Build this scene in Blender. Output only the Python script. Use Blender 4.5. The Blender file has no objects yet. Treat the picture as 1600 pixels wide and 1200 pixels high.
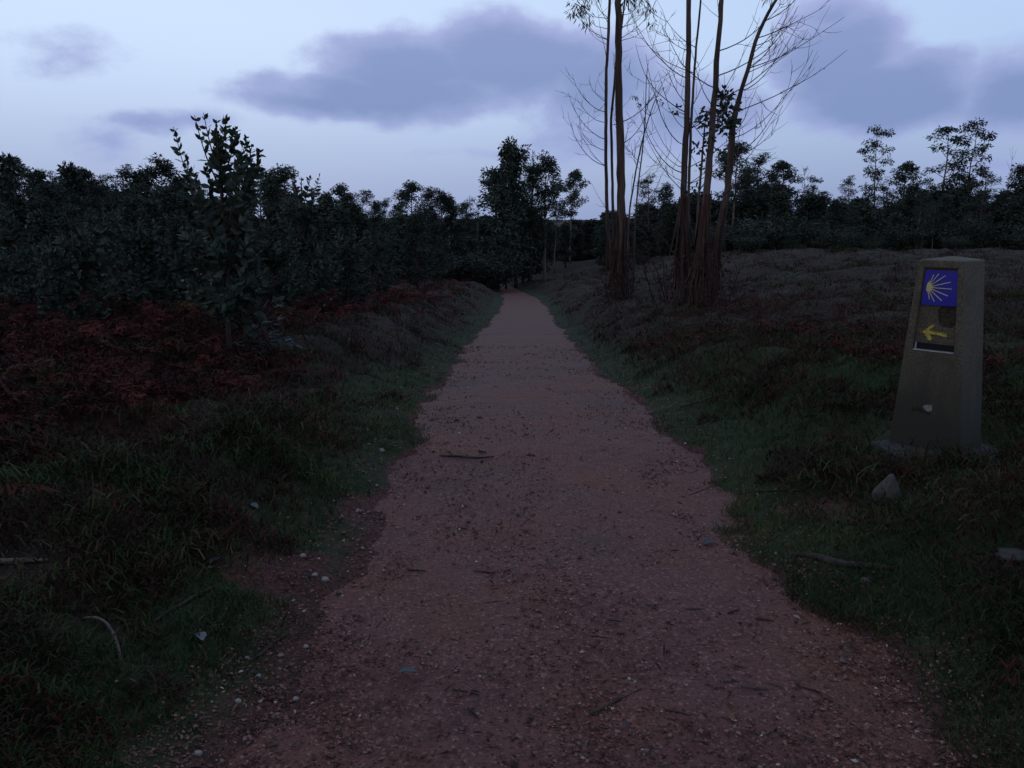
import bpy, math, random
import numpy as np
from mathutils import Vector, Matrix

random.seed(7)
rng = np.random.default_rng(11)
sc = bpy.context.scene
C = sc.collection
R = math.radians

# ------------------------------------------------------------------ camera
F = 1331.0                      # focal length in photo pixels (1600 x 1200)
PITCH = math.atan(255.0 / F)    # looking slightly down
EYE = np.array([0.0, 0.0, 1.6])
cam_d = bpy.data.cameras.new('camera')
cam_d.sensor_width = 36.0
cam_d.lens = 36.0 * F / 1600.0
cam_d.clip_start = 0.05
cam_d.clip_end = 20000.0
cam = bpy.data.objects.new('camera', cam_d)
cam.location = EYE
cam.rotation_euler = (math.pi / 2 - PITCH, 0, 0)
C.objects.link(cam)
sc.camera = cam
FWD = np.array([0, math.cos(PITCH), -math.sin(PITCH)])
UP = np.array([0, math.sin(PITCH), math.cos(PITCH)])


def ray(px, py):
    d = FWD + np.array([1.0, 0, 0]) * (px - 800) / F + UP * (600 - py) / F
    return d / np.linalg.norm(d)


def at(px, py, Y):
    """point seen at a pixel, at forward distance Y"""
    d = ray(px, py)
    return EYE + d * (Y / d[1])


# ------------------------------------------------------------------ light
SUN_EL, SUN_AZ = R(4.0), R(215.0)       # dusk: sun just above the horizon behind the camera, left
EXPOSURE = 0.0
w = bpy.data.worlds.new('World')
sc.world = w
w.use_nodes = True
nt = w.node_tree
nt.nodes.clear()


def N(tree, t, **kw):
    n = tree.nodes.new(t)
    for k, v in kw.items():
        setattr(n, k, v)
    return n


def setin(tree, sock, v):
    if v is None:
        return
    if isinstance(v, bpy.types.NodeSocket):
        tree.links.new(v, sock)
    else:
        sock.default_value = v


def M_(tree, op, a, b=None, c=None, clamp=False):
    n = N(tree, 'ShaderNodeMath', operation=op, use_clamp=clamp)
    for i, v in enumerate((a, b, c)):
        setin(tree, n.inputs[i], v)
    return n.outputs[0]


def VM(tree, op, a, b=None):
    n = N(tree, 'ShaderNodeVectorMath', operation=op)
    setin(tree, n.inputs[0], a)
    setin(tree, n.inputs[1], b)
    return n


def MIX(tree, fac, a, b, blend='MIX'):
    n = N(tree, 'ShaderNodeMix', data_type='RGBA', blend_type=blend)
    setin(tree, n.inputs[0], fac)
    for i, v in ((6, a), (7, b)):
        if isinstance(v, tuple) and len(v) == 3:
            v = v + (1.0,)
        setin(tree, n.inputs[i], v)
    return n.outputs[2]


def SMOOTH(tree, v, lo, hi, a=0.0, b=1.0):
    n = N(tree, 'ShaderNodeMapRange', interpolation_type='SMOOTHSTEP')
    setin(tree, n.inputs[0], v)
    n.inputs[1].default_value = lo
    n.inputs[2].default_value = hi
    n.inputs[3].default_value = a
    n.inputs[4].default_value = b
    return n.outputs[0]


def NOISE(tree, vec, scale, detail=4.0, rough=0.55, dist=0.0, color=False):
    n = N(tree, 'ShaderNodeTexNoise')
    if vec is not None:
        tree.links.new(vec, n.inputs['Vector'])
    n.inputs['Scale'].default_value = scale
    n.inputs['Detail'].default_value = detail
    n.inputs['Roughness'].default_value = rough
    n.inputs['Distortion'].default_value = dist
    return n.outputs['Color' if color else 'Fac']


def azel(px, py):
    d = ray(px, py)
    return math.degrees(math.atan2(d[0], d[1])), math.degrees(math.asin(d[2]))


def build_world():
    t = nt
    tc = N(t, 'ShaderNodeTexCoord')
    dirv = tc.outputs['Generated']
    sky = N(t, 'ShaderNodeTexSky', sky_type='NISHITA')
    sky.sun_disc = False
    sky.sun_elevation = SUN_EL
    sky.sun_rotation = SUN_AZ
    sky.altitude = 300
    w.cycles.sampling_method = 'MANUAL'
    w.cycles.sample_map_resolution = 512
    sky.dust_density = 1.5
    sep = N(t, 'ShaderNodeSeparateXYZ')
    t.links.new(dirv, sep.inputs[0])
    el = M_(t, 'MULTIPLY', M_(t, 'ARCSINE', sep.outputs[2]), 57.2958)
    az = M_(t, 'MULTIPLY', M_(t, 'ARCTAN2', sep.outputs[0], sep.outputs[1]), 57.2958)
    # thin high veil of dusk cloud: pale near 12 degrees, bluer at the horizon and overhead
    k = 10.0
    hor, mid, zen = (.37, .46, .74), (.72, .88, 1.16), (.46, .60, .92)
    sc_ = lambda c: tuple(v * k for v in c)
    g1 = SMOOTH(t, el, -1.0, 12.0)
    g2 = SMOOTH(t, el, 18.0, 65.0)
    veil = MIX(t, g2, MIX(t, g1, sc_(hor), sc_(mid)), sc_(zen))
    # the right-hand (away from the last light) side of the sky is duller
    side = SMOOTH(t, sep.outputs[0], -0.35, 0.55)
    veil = MIX(t, side, veil, MIX(t, 1.0, veil, (.74, .80, .88), 'MULTIPLY'))
    base = MIX(t, 0.85, sky.outputs[0], veil)
    # warped coordinates
    comb = N(t, 'ShaderNodeCombineXYZ')
    t.links.new(az, comb.inputs[0])
    t.links.new(el, comb.inputs[1])
    stretch = VM(t, 'MULTIPLY', dirv, (1.0, 1.0, 1.9)).outputs[0]
    n1 = NOISE(t, stretch, 7.0, 3.0, 0.6, color=True)
    warp = VM(t, 'MULTIPLY', VM(t, 'SUBTRACT', n1, (.5, .5, .5)).outputs[0], (5.5, 2.6, 0)).outputs[0]
    co = VM(t, 'ADD', comb.outputs[0], warp).outputs[0]
    blobs = [  # px, py, rx, ry, weight
        (480, 160, 170, 36, 1.1), (640, 118, 200, 88, 1.5), (800, 98, 200, 100, 1.6), (620, 150, 300, 46, 1.4),
        (930, 135, 170, 110, 1.3), (1080, 185, 190, 90, .9), (930, 222, 170, 50, .6),
        (1310, 95, 140, 135, 1.5), (1400, 150, 240, 80, 1.5), (1285, 15, 110, 60, .9), (1620, 145, 170, 100, 1.4),
        (125, 82, 110, 46, .36), (240, 186, 130, 26, .62), (165, 218, 95, 60, .38), (1560, 268, 190, 32, .5), (800, 240, 260, 15, .32),
    ]
    D = None
    for px, py, rx, ry, wt in blobs:
        a0, e0 = azel(px, py)
        a1, _ = azel(px + rx, py)
        _, e1 = azel(px, py - ry)
        v = VM(t, 'SUBTRACT', co, (a0, e0, 0)).outputs[0]
        v = VM(t, 'MULTIPLY', v, (1 / abs(a1 - a0), 1 / abs(e1 - e0), 0)).outputs[0]
        ln = VM(t, 'LENGTH', v).outputs['Value']
        b = M_(t, 'MULTIPLY', M_(t, 'MAXIMUM', M_(t, 'SUBTRACT', 1.0, ln), -0.6), wt)
        D = b if D is None else M_(t, 'SMOOTH_MAX', D, b, 0.12)
    n2 = NOISE(t, stretch, 12.0, 6.0, 0.66)
    # broken cloud carried on unseen outside the frame, added to lower the ambient light
    far = NOISE(t, VM(t, 'MULTIPLY', dirv, (1.0, 1.0, 2.2)).outputs[0], 2.6, 2.5, .55)
    out = M_(t, 'MAXIMUM', SMOOTH(t, M_(t, 'ABSOLUTE', az), 33.0, 48.0), SMOOTH(t, el, 16.0, 28.0))
    Dfar = M_(t, 'ADD', M_(t, 'MULTIPLY', M_(t, 'SUBTRACT', far, .50), 2.4), M_(t, 'SUBTRACT', out, 1.0))
    D = M_(t, 'MAXIMUM', D, Dfar)
    dens = M_(t, 'ADD', D, M_(t, 'MULTIPLY', M_(t, 'SUBTRACT', n2, .5), .85))
    mask = SMOOTH(t, dens, -0.02, 0.46, 0.0, 0.93)
    thick = SMOOTH(t, dens, 0.15, 1.0)
    ccol = MIX(t, thick, sc_((.36, .43, .72)), sc_((.215, .295, .54)))
    ccol = MIX(t, SMOOTH(t, el, 6.0, 14.0), ccol, MIX(t, 1.0, ccol, (1.16, 1.07, 1.07), 'MULTIPLY'))
    col = MIX(t, mask, base, ccol)
    bg = N(t, 'ShaderNodeBackground')
    bg.inputs['Strength'].default_value = 0.1
    t.links.new(col, bg.inputs['Color'])
    o = N(t, 'ShaderNodeOutputWorld')
    t.links.new(bg.outputs[0], o.inputs[0])


build_world()
sun_d = bpy.data.lights.new('sun', 'SUN')
sun_d.energy = 0.12                     # after-glow only
sun_d.angle = R(20)
sun_d.color = (1.0, .93, .86)
sun = bpy.data.objects.new('sun', sun_d)
sdir = Vector((math.sin(SUN_AZ) * math.cos(SUN_EL + R(20)), math.cos(SUN_AZ) * math.cos(SUN_EL + R(20)), math.sin(SUN_EL + R(20))))
sdir = Vector((math.sin(SUN_AZ) * math.cos(SUN_EL), math.cos(SUN_AZ) * math.cos(SUN_EL), math.sin(SUN_EL)))
sun.rotation_euler = sdir.to_track_quat('Z', 'Y').to_euler()
sun.location = (0, 0, 30)
C.objects.link(sun)
vs = sc.view_settings
vs.view_transform = 'Standard'
vs.look = 'None'
vs.exposure = EXPOSURE
vs.gamma = 1.0
vs.use_curve_mapping = False
sc.cycles.max_bounces = 4
sc.cycles.diffuse_bounces = 2
sc.cycles.glossy_bounces = 2
sc.cycles.transmission_bounces = 2
sc.cycles.use_denoising = True

# ------------------------------------------------------------------ helpers


def mesh_np(name, V, F4=None, F3=None, col=None, smooth=False):
    V = np.asarray(V, np.float32).reshape(-1, 3)
    F4 = np.zeros((0, 4), np.int32) if F4 is None else np.asarray(F4, np.int32).reshape(-1, 4)
    F3 = np.zeros((0, 3), np.int32) if F3 is None else np.asarray(F3, np.int32).reshape(-1, 3)
    me = bpy.data.meshes.new(name)
    me.vertices.add(len(V))
    me.vertices.foreach_set('co', V.ravel())
    nl = F4.size + F3.size
    me.loops.add(nl)
    me.loops.foreach_set('vertex_index', np.concatenate([F4.ravel(), F3.ravel()]).astype(np.int32))
    npoly = len(F4) + len(F3)
    me.polygons.add(npoly)
    st = np.concatenate([np.arange(len(F4)) * 4, F4.size + np.arange(len(F3)) * 3]).astype(np.int32)
    me.polygons.foreach_set('loop_start', st)
    me.update(calc_edges=True)
    me.polygons.foreach_set('use_smooth', np.full(npoly, smooth, bool))
    if col is not None:
        a = me.attributes.new('col', 'FLOAT_COLOR', 'POINT')
        c = np.ones((len(V), 4), np.float32)
        c[:, :3] = col
        a.data.foreach_set('color', c.ravel())
    return me


class MB:
    """collects geometry for one mesh"""

    def __init__(self):
        self.V, self.F4, self.F3, self.Cc, self.n = [], [], [], [], 0

    def add(self, V, F4=None, F3=None, col=None):
        V = np.asarray(V, float).reshape(-1, 3)
        if F4 is not None and len(F4):
            self.F4.append(np.asarray(F4, int).reshape(-1, 4) + self.n)
        if F3 is not None and len(F3):
            self.F3.append(np.asarray(F3, int).reshape(-1, 3) + self.n)
        self.V.append(V)
        c = np.ones((len(V), 3)) * .5 if col is None else np.broadcast_to(np.asarray(col, float), (len(V), 3))
        self.Cc.append(c)
        self.n += len(V)

    def mesh(self, name, smooth=False):
        V = np.concatenate(self.V) if self.V else np.zeros((0, 3))
        return mesh_np(name, V, np.concatenate(self.F4) if self.F4 else None, np.concatenate(self.F3) if self.F3 else None,
                       np.concatenate(self.Cc) if self.Cc else None, smooth)

    def tube(self, pts, rad, n=6, col=None, cap=True, lump=0.0):
        P = np.asarray(pts, float)
        m = len(P)
        rad = np.broadcast_to(np.asarray(rad, float), (m,))
        T = np.gradient(P, axis=0)
        T /= np.linalg.norm(T, axis=1)[:, None] + 1e-9
        ref = np.array([1.0, 0, 0]) if abs(T[0][0]) < .8 else np.array([0, 1.0, 0])
        A = np.cross(T, ref)
        A /= np.linalg.norm(A, axis=1)[:, None] + 1e-9
        B = np.cross(T, A)
        th = np.linspace(0, 2 * np.pi, n, endpoint=False)
        rr = rad[:, None] * (1 + lump * rng.uniform(-1, 1, (m, n)))
        V = P[:, None] + rr[..., None] * (np.cos(th)[None, :, None] * A[:, None] + np.sin(th)[None, :, None] * B[:, None])
        V = V.reshape(-1, 3)
        i = np.arange(m - 1)[:, None] * n
        j = np.arange(n)[None]
        q = np.stack([i + j, i + (j + 1) % n, i + n + (j + 1) % n, i + n + j], -1).reshape(-1, 4)
        f3 = []
        if cap:
            V = np.vstack([V, P[0], P[-1]])
            a, b = m * n, m * n + 1
            for k in range(n):
                f3.append((a, (k + 1) % n, k))
                f3.append((b, (m - 1) * n + k, (m - 1) * n + (k + 1) % n))
        self.add(V, q, f3, col)

    def leaves(self, P, D, L, W, col=None, oval=False, droop=0.0):
        """P base points, D unit axes; random roll"""
        P = np.asarray(P, float)
        n = len(P)
        if n == 0:
            return
        D = D / (np.linalg.norm(D, axis=1)[:, None] + 1e-9)
        r = rng.normal(size=(n, 3))
        S = np.cross(D, r)
        S /= np.linalg.norm(S, axis=1)[:, None] + 1e-9
        Nn = np.cross(D, S)
        L = np.broadcast_to(np.asarray(L, float), (n,))[:, None]
        W = np.broadcast_to(np.asarray(W, float), (n,))[:, None]
        if not oval:
            v = np.stack([P, P + D * L * .45 + S * W * .5, P + D * L, P + D * L * .45 - S * W * .5], 1).reshape(-1, 3)
            q = np.arange(n * 4).reshape(n, 4)
            c = None if col is None else np.repeat(np.broadcast_to(col, (n, 3)), 4, 0)
            self.add(v, q, None, c)
        else:
            mid = P + D * L * .5 - Nn * W * .10
            v = np.stack([P, P + D * L * .22 + S * W * .42, P + D * L * .58 + S * W * .46, P + D * L - Nn * L * .1,
                          P + D * L * .58 - S * W * .46, P + D * L * .22 - S * W * .42, mid], 1).reshape(-1, 3)
            o = np.arange(n)[:, None] * 7
            t = np.concatenate([o + np.array([[0, 1, 6]]), o + np.array([[1, 2, 6]]), o + np.array([[2, 3, 6]]),
                                o + np.array([[3, 4, 6]]), o + np.array([[4, 5, 6]]), o + np.array([[5, 0, 6]])])
            c = None if col is None else np.repeat(np.broadcast_to(col, (n, 3)), 7, 0)
            self.add(v, None, t, c)


def obj(name, me, mat=None, parent=None, loc=None):
    o = bpy.data.objects.new(name, me)
    C.objects.link(o)
    if mat is not None and me is not None:
        if len(me.materials) == 0:
            me.materials.append(mat)
    if parent is not None:
        o.parent = parent
    if loc is not None:
        o.location = loc
    return o


def tag(o, label=None, cat=None, group=None, kind=None):
    if label:
        o['label'] = label
    if cat:
        o['category'] = cat
    if group:
        o['group'] = group
    if kind:
        o['kind'] = kind
    return o


def thing(name, label, cat, loc=(0, 0, 0), rz=0.0, group=None):
    o = obj(name, None, loc=tuple(loc))
    o.empty_display_size = .2
    o.rotation_euler = (0, 0, rz)
    return tag(o, label, cat, group)


_tab = np.random.default_rng(5).random((256, 256))


def vnoise(x, y, s=1.0, ox=0.0):
    x = np.asarray(x, float) * s + ox + 1000.3
    y = np.asarray(y, float) * s + ox * 1.7 + 1000.7
    xi, yi = np.floor(x).astype(int), np.floor(y).astype(int)
    fx, fy = x - xi, y - yi
    fx, fy = fx * fx * (3 - 2 * fx), fy * fy * (3 - 2 * fy)
    g = lambda a, b: _tab[a & 255, b & 255]
    return ((g(xi, yi) * (1 - fx) + g(xi + 1, yi) * fx) * (1 - fy) + (g(xi, yi + 1) * (1 - fx) + g(xi + 1, yi + 1) * fx) * fy) * 2 - 1


def fbm(x, y, s, o=0.0, k=3):
    return sum(vnoise(x, y, s * 2.1 ** i, o + i * 13.7) * .5 ** i for i in range(k))


def sstep(a, b, x):
    t = np.clip((np.asarray(x, float) - a) / (np.asarray(b) - a), 0, 1)
    return t * t * (3 - 2 * t)


# ------------------------------------------------------------------ terrain
PY = [-20, 0, 2.5, 6, 9, 13, 20, 28, 40, 55, 62, 75, 100, 4000]
PZ = [0, 0, 0.0, -.05, -.20, -.50, -1.0, -1.5, -2.1, -2.72, -2.85, -3.3, -4.5, -4.5]


def path_z(y):
    return np.interp(y, PY, PZ)


edge_px = [(1200, 400, 1450), (1100, 452, 1410), (1000, 505, 1340), (900, 556, 1235), (800, 600, 1155), (700, 640, 1075), (640, 668, 1005),
           (600, 690, 955), (560, 716, 910), (520, 752, 880), (500, 770, 866), (480, 784, 856), (466, 789, 838), (452, 780, 808), (442, 764, 784)]
ey, el_, er_ = [], [], []
for py, xl, xr in edge_px:
    d = ray(800, py)
    Y = np.linspace(1.5, 80, 8000)
    zz = EYE[2] + d[2] / d[1] * Y
    i = np.argmax(zz < path_z(Y))
    Yh = Y[i]
    ey.append(Yh)
    el_.append((xl - 800) / F * Yh / d[1] * 1.0)
    er_.append((xr - 800) / F * Yh / d[1] * 1.0)
    # (divide by the ray's forward share so that x is exact for the tilted camera)
    q0, q1 = at(xl, py, Yh), at(xr, py, Yh)
    el_[-1], er_[-1] = q0[0], q1[0]
ey = np.array([-20, 1.0] + ey + [70, 85])
el_ = np.array([el_[0] - .15, el_[0] - .05] + el_ + [el_[-1] - 3.5, el_[-1] - 11])
er_ = np.array([er_[0] + .2, er_[0] + .05] + er_ + [er_[-1] - 3.5, er_[-1] - 11])


def path_edges(y):
    return np.interp(y, ey, el_), np.interp(y, ey, er_)


def side_dist(x, y):
    """signed distance outside the path edge; s_l > 0 on the left, s_r > 0 on the right"""
    l, r = path_edges(y)
    wob = (.13 * vnoise(x, y, .8, 3) + .10 * vnoise(x, y, 2.7, 9) + .06 * vnoise(x, y, 7.0, 19)) * np.interp(y, [0, 12, 40], [1, .9, .6])
    return l - x + wob, x - r + wob


FY = [-20, 0, 5, 10, 20, 30, 45, 55, 70, 100, 4000]
FR = [.40, .40, .38, .34, .26, .18, .06, -.6, -1.6, -3.5, -3.5]      # clearing on the right
FL = [.45, .45, .42, .36, -.1, -.75, -1.5, -1.9, -2.4, -3.8, -3.5]   # bracken bank on the left
BR = [.22, .22, .27, .38, .62, .62, .45, .3, .2, 0, 0]               # height of the cut bank
BL = [.20, .20, .24, .36, .60, .60, .45, .3, .2, 0, 0]


def ground_z(x, y):
    x = np.asarray(x, float)
    y = np.asarray(y, float)
    P = path_z(y)
    sl, sr = side_dist(x, y)
    t = np.maximum(sl, sr)
    right = sr > sl
    far = np.where(right, np.interp(y, FY, FR), np.interp(y, FY, FL))
    b = np.where(right, np.interp(y, FY, BR), np.interp(y, FY, BL))
    span = np.where(right, np.interp(y, [0, 8, 20, 45], [2.5, 4.5, 9, 12]), np.interp(y, [0, 8, 20, 45], [3, 4, 6, 8]))
    lip = .10 * sstep(-.25, .25, t) - .055 + .022 * vnoise(x, y, 9.0, 5) * sstep(-.4, -.1, t) * (1 - sstep(.1, .4, t))
    wdt = np.interp(y, [0, 6, 20], [1.1, 1.3, 1.7])
    rise = b * sstep(.05, wdt, t)
    rest = (far - P - b - .05) * sstep(.8, span, t)
    z = P + lip + rise + rest
    amp = sstep(.1, 1.2, t) * np.interp(y, [0, 12, 40, 90], [.11, .17, .20, .25])
    z = z + amp * fbm(x, y, .9, 1.0, 3) + sstep(0, .6, t) * .045 * fbm(x, y, 3.6, 7.0, 3)
    # far country: valley, then a low ridge on the horizon
    ridge = sstep(250, 1500, np.hypot(x, y)) * (4 + 6 * fbm(x, y, .0017, 2, 2))
    return z + ridge


def hit(px, py, y0=1.5, y1=110):
    d = ray(px, py)
    Y = np.geomspace(y0, y1, 6000)
    P = EYE[None] + d[None] * (Y / d[1])[:, None]
    g = ground_z(P[:, 0], P[:, 1])
    i = int(np.argmax(P[:, 2] <= g))
    if P[i, 2] > g[i]:
        return None
    return np.array([P[i, 0], P[i, 1], g[i]])


# ------------------------------------------------------------------ materials
def mat(name):
    m = bpy.data.materials.new(name)
    m.use_nodes = True
    t = m.node_tree
    b = t.nodes['Principled BSDF']
    return m, t, b


def tex_obj(t, scale=(1, 1, 1)):
    tc = N(t, 'ShaderNodeTexCoord')
    mp = N(t, 'ShaderNodeMapping')
    t.links.new(tc.outputs['Object'], mp.inputs[0])
    mp.inputs['Scale'].default_value = scale
    return mp.outputs[0]


def bump(t, b, h, strength=.5, dist=.02):
    n = N(t, 'ShaderNodeBump')
    n.inputs['Strength'].default_value = strength
    n.inputs['Distance'].default_value = dist
    t.links.new(h, n.inputs['Height'])
    t.links.new(n.outputs[0], b.inputs['Normal'])


def mat_col(name, rough=.7, spec=.25, transl=0.0, gain=1.0, var=.35):
    """colour from the mesh's own 'col' attribute (each blade, leaf or pebble has its own), varied per object"""
    m, t, b = mat(name)
    a = N(t, 'ShaderNodeAttribute', attribute_name='col')
    oi = N(t, 'ShaderNodeObjectInfo')
    f = M_(t, 'ADD', M_(t, 'MULTIPLY', oi.outputs['Random'], var), gain * (1 - var / 2))
    c = N(t, 'ShaderNodeVectorMath', operation='SCALE')
    t.links.new(a.outputs['Color'], c.inputs[0])
    t.links.new(f, c.inputs['Scale'])
    t.links.new(c.outputs[0], b.inputs['Base Color'])
    b.inputs['Roughness'].default_value = rough
    b.inputs['Specular IOR Level'].default_value = spec
    if transl:
        tr = N(t, 'ShaderNodeBsdfTranslucent')
        t.links.new(c.outputs[0], tr.inputs[0])
        mx = N(t, 'ShaderNodeMixShader')
        mx.inputs[0].default_value = transl
        t.links.new(b.outputs[0], mx.inputs[1])
        t.links.new(tr.outputs[0], mx.inputs[2])
        out = t.nodes['Material Output']
        t.links.new(mx.outputs[0], out.inputs[0])
    return m


def mat_bark(name, c0, c1, zs=.12, scale=22):
    m, t, b = mat(name)
    v = tex_obj(t, (1, 1, zs))
    n1 = NOISE(t, v, scale, 5, .65)
    n2 = NOISE(t, v, scale * .25, 3, .5)
    c = MIX(t, SMOOTH(t, n1, .35, .68), c0, c1)
    c = MIX(t, SMOOTH(t, n2, .45, .7), c, tuple(x * .55 for x in c0))
    t.links.new(c, b.inputs['Base Color'])
    b.inputs['Roughness'].default_value = .85
    b.inputs['Specular IOR Level'].default_value = .2
    bump(t, b, n1, .6, .015)
    return m


def mat_ground():
    m, t, b = mat('damp_heath_ground')
    geo = N(t, 'ShaderNodeNewGeometry')
    p = geo.outputs['Position']
    a = N(t, 'ShaderNodeAttribute', attribute_name='col')
    sep = N(t, 'ShaderNodeSeparateColor')
    t.links.new(a.outputs['Color'], sep.inputs[0])
    n1 = NOISE(t, p, 2.3, 6, .62)
    n2 = NOISE(t, p, 14, 5, .6)
    n3 = NOISE(t, p, 60, 3, .6)
    soil = MIX(t, SMOOTH(t, n2, .35, .7), (.017, .0115, .0085), (.038, .025, .0185))
    moss = MIX(t, SMOOTH(t, n2, .3, .7), (.0115, .019, .0065), (.025, .035, .0115))
    red = MIX(t, SMOOTH(t, n2, .3, .7), (.024, .0085, .0065), (.046, .0165, .0115))
    grav = MIX(t, SMOOTH(t, n3, .35, .65), (.03, .014, .011), (.085, .036, .028))
    c = MIX(t, SMOOTH(t, M_(t, 'ADD', sep.outputs[1], M_(t, 'MULTIPLY', M_(t, 'SUBTRACT', n1, .5), 1.1)), .3, .7), soil, moss)
    c = MIX(t, SMOOTH(t, M_(t, 'ADD', sep.outputs[0], M_(t, 'MULTIPLY', M_(t, 'SUBTRACT', n1, .5), .8)), .35, .75), c, red)
    c = MIX(t, SMOOTH(t, M_(t, 'ADD', sep.outputs[2], M_(t, 'MULTIPLY', M_(t, 'SUBTRACT', n2, .5), .6)), .4, .65), c, grav)
    t.links.new(c, b.inputs['Base Color'])
    b.inputs['Roughness'].default_value = .9
    b.inputs['Specular IOR Level'].default_value = .15
    bump(t, b, M_(t, 'ADD', n2, M_(t, 'MULTIPLY', n3, .5)), .9, .04)
    return m


def mat_path():
    m, t, b = mat('red_gravel')
    geo = N(t, 'ShaderNodeNewGeometry')
    p = geo.outputs['Position']
    n1 = NOISE(t, p, 1.1, 5, .6)
    n2 = NOISE(t, p, 9, 5, .65)
    n3 = NOISE(t, p, 75, 4, .7)
    vo = N(t, 'ShaderNodeTexVoronoi')
    t.links.new(p, vo.inputs['Vector'])
    vo.inputs['Scale'].default_value = 95
    sepc = N(t, 'ShaderNodeSeparateColor')
    t.links.new(vo.outputs['Color'], sepc.inputs[0])
    c = MIX(t, SMOOTH(t, n2, .3, .7), (.082, .031, .024), (.116, .046, .036))
    c = MIX(t, SMOOTH(t, n1, .42, .7), c, (.112, .038, .020))
    c = MIX(t, SMOOTH(t, NOISE(t, p, .7, 3, .5), .52, .75), c, (.064, .034, .030))
    c = MIX(t, SMOOTH(t, sepc.outputs[0], .62, .95, 0, .75), c, (.034, .014, .011))
    c = MIX(t, SMOOTH(t, sepc.outputs[1], .86, .98, 0, .7), c, (.21, .11, .085))
    t.links.new(c, b.inputs['Base Color'])
    b.inputs['Roughness'].default_value = .7
    b.inputs['Specular IOR Level'].default_value = .2
    bump(t, b, M_(t, 'ADD', M_(t, 'MULTIPLY', vo.outputs['Distance'], -.6), n3), .8, .012)
    return m


def mat_concrete():
    m, t, b = mat('weathered_concrete')
    v = tex_obj(t)
    n1 = NOISE(t, v, 6, 6, .65)
    n2 = NOISE(t, v, 90, 3, .7)
    sp = N(t, 'ShaderNodeSeparateXYZ')
    t.links.new(v, sp.inputs[0])
    c = MIX(t, SMOOTH(t, n2, .38, .66), (.034, .026, .0145), (.088, .068, .041))
    c = MIX(t, SMOOTH(t, n1, .45, .72, 0, .7), c, (.030, .0235, .014))
    # algae and damp stain creeping up from the foot, with a ragged edge
    h = M_(t, 'ADD', sp.outputs[2], M_(t, 'MULTIPLY', M_(t, 'SUBTRACT', NOISE(t, tex_obj(t, (3, 3, .6)), 3, 4, .6), .5), .7))
    c = MIX(t, SMOOTH(t, h, .15, .8, .92, 0), c, (.011, .0100, .0038))
    t.links.new(c, b.inputs['Base Color'])
    b.inputs['Roughness'].default_value = .9
    bump(t, b, M_(t, 'ADD', n2, n1), .7, .006)
    return m


def mat_plain(name, c, rough=.6, c2=None, scale=30, metal=0.0, bumpd=.003):
    m, t, b = mat(name)
    v = tex_obj(t)
    n = NOISE(t, v, scale, 4, .6)
    cc = MIX(t, SMOOTH(t, n, .35, .7), c, c2 if c2 else tuple(x * .7 for x in c))
    t.links.new(cc, b.inputs['Base Color'])
    b.inputs['Roughness'].default_value = rough
    b.inputs['Metallic'].default_value = metal
    b.inputs['Specular IOR Level'].default_value = .12 if rough >= .8 else .4
    bump(t, b, n, .4, bumpd)
    return m


MG = mat_ground()
MP = mat_path()
MC = mat_concrete()
M_LEAF = mat_col('eucalyptus_leaf', .6, .2, .15)
M_FAR = mat_col('distant_foliage', .7, .15, 0, var=.7)
M_GRASS = mat_col('grass_blade', .7, .15, .2, var=0)
M_DRY = mat_col('dry_frond', .8, .1, .1, var=0)
M_PEB = mat_col('pebble', .75, .25, var=0)
M_BARK = mat_bark('eucalyptus_bark', (.040, .025, .019), (.082, .055, .043), .10, 24)
M_BARKD = mat_bark('dark_bark', (.026, .016, .0125), (.055, .035, .027))
M_BARKP = mat_bark('pale_bark', (.085, .064, .053), (.17, .135, .115))
M_STRIP = mat_bark('shed_bark', (.020, .0095, .0068), (.048, .023, .0165), .1, 30)
M_STONE = mat_plain('granite_stone', (.062, .057, .05), .85, (.03, .028, .023), 40, bumpd=.01)
M_PALE = mat_plain('pale_quartz', (.22, .19, .17), .8, (.14, .12, .105), 60, bumpd=.002)
M_STICK = mat_bark('dead_wood', (.022, .015, .012), (.05, .037, .031), .3, 40)
M_STICKP = mat_bark('bleached_wood', (.085, .064, .05), (.15, .118, .095), .3, 40)

# ------------------------------------------------------------------ ground and path sheets


def bare_patches(x, y):
    """earthy, stony spots in the turf beside the path"""
    f = np.zeros_like(x)
    for (px, py, r, e) in ((1310, 800, .55, .9), (1545, 985, .42, .8), (470, 930, .38, 1.6), (560, 790, .30, 1.6), (1440, 1120, .40, 1.2), (1130, 900, .2, 1.2)):
        c = hit(px, py)
        f = np.maximum(f, .95 - np.hypot((x - c[0]), (y - c[1]) / e) / (r * 1.25) + .38 * fbm(x, y, 3.0, 71, 3))
    return np.clip(f, 0, 1)


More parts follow.
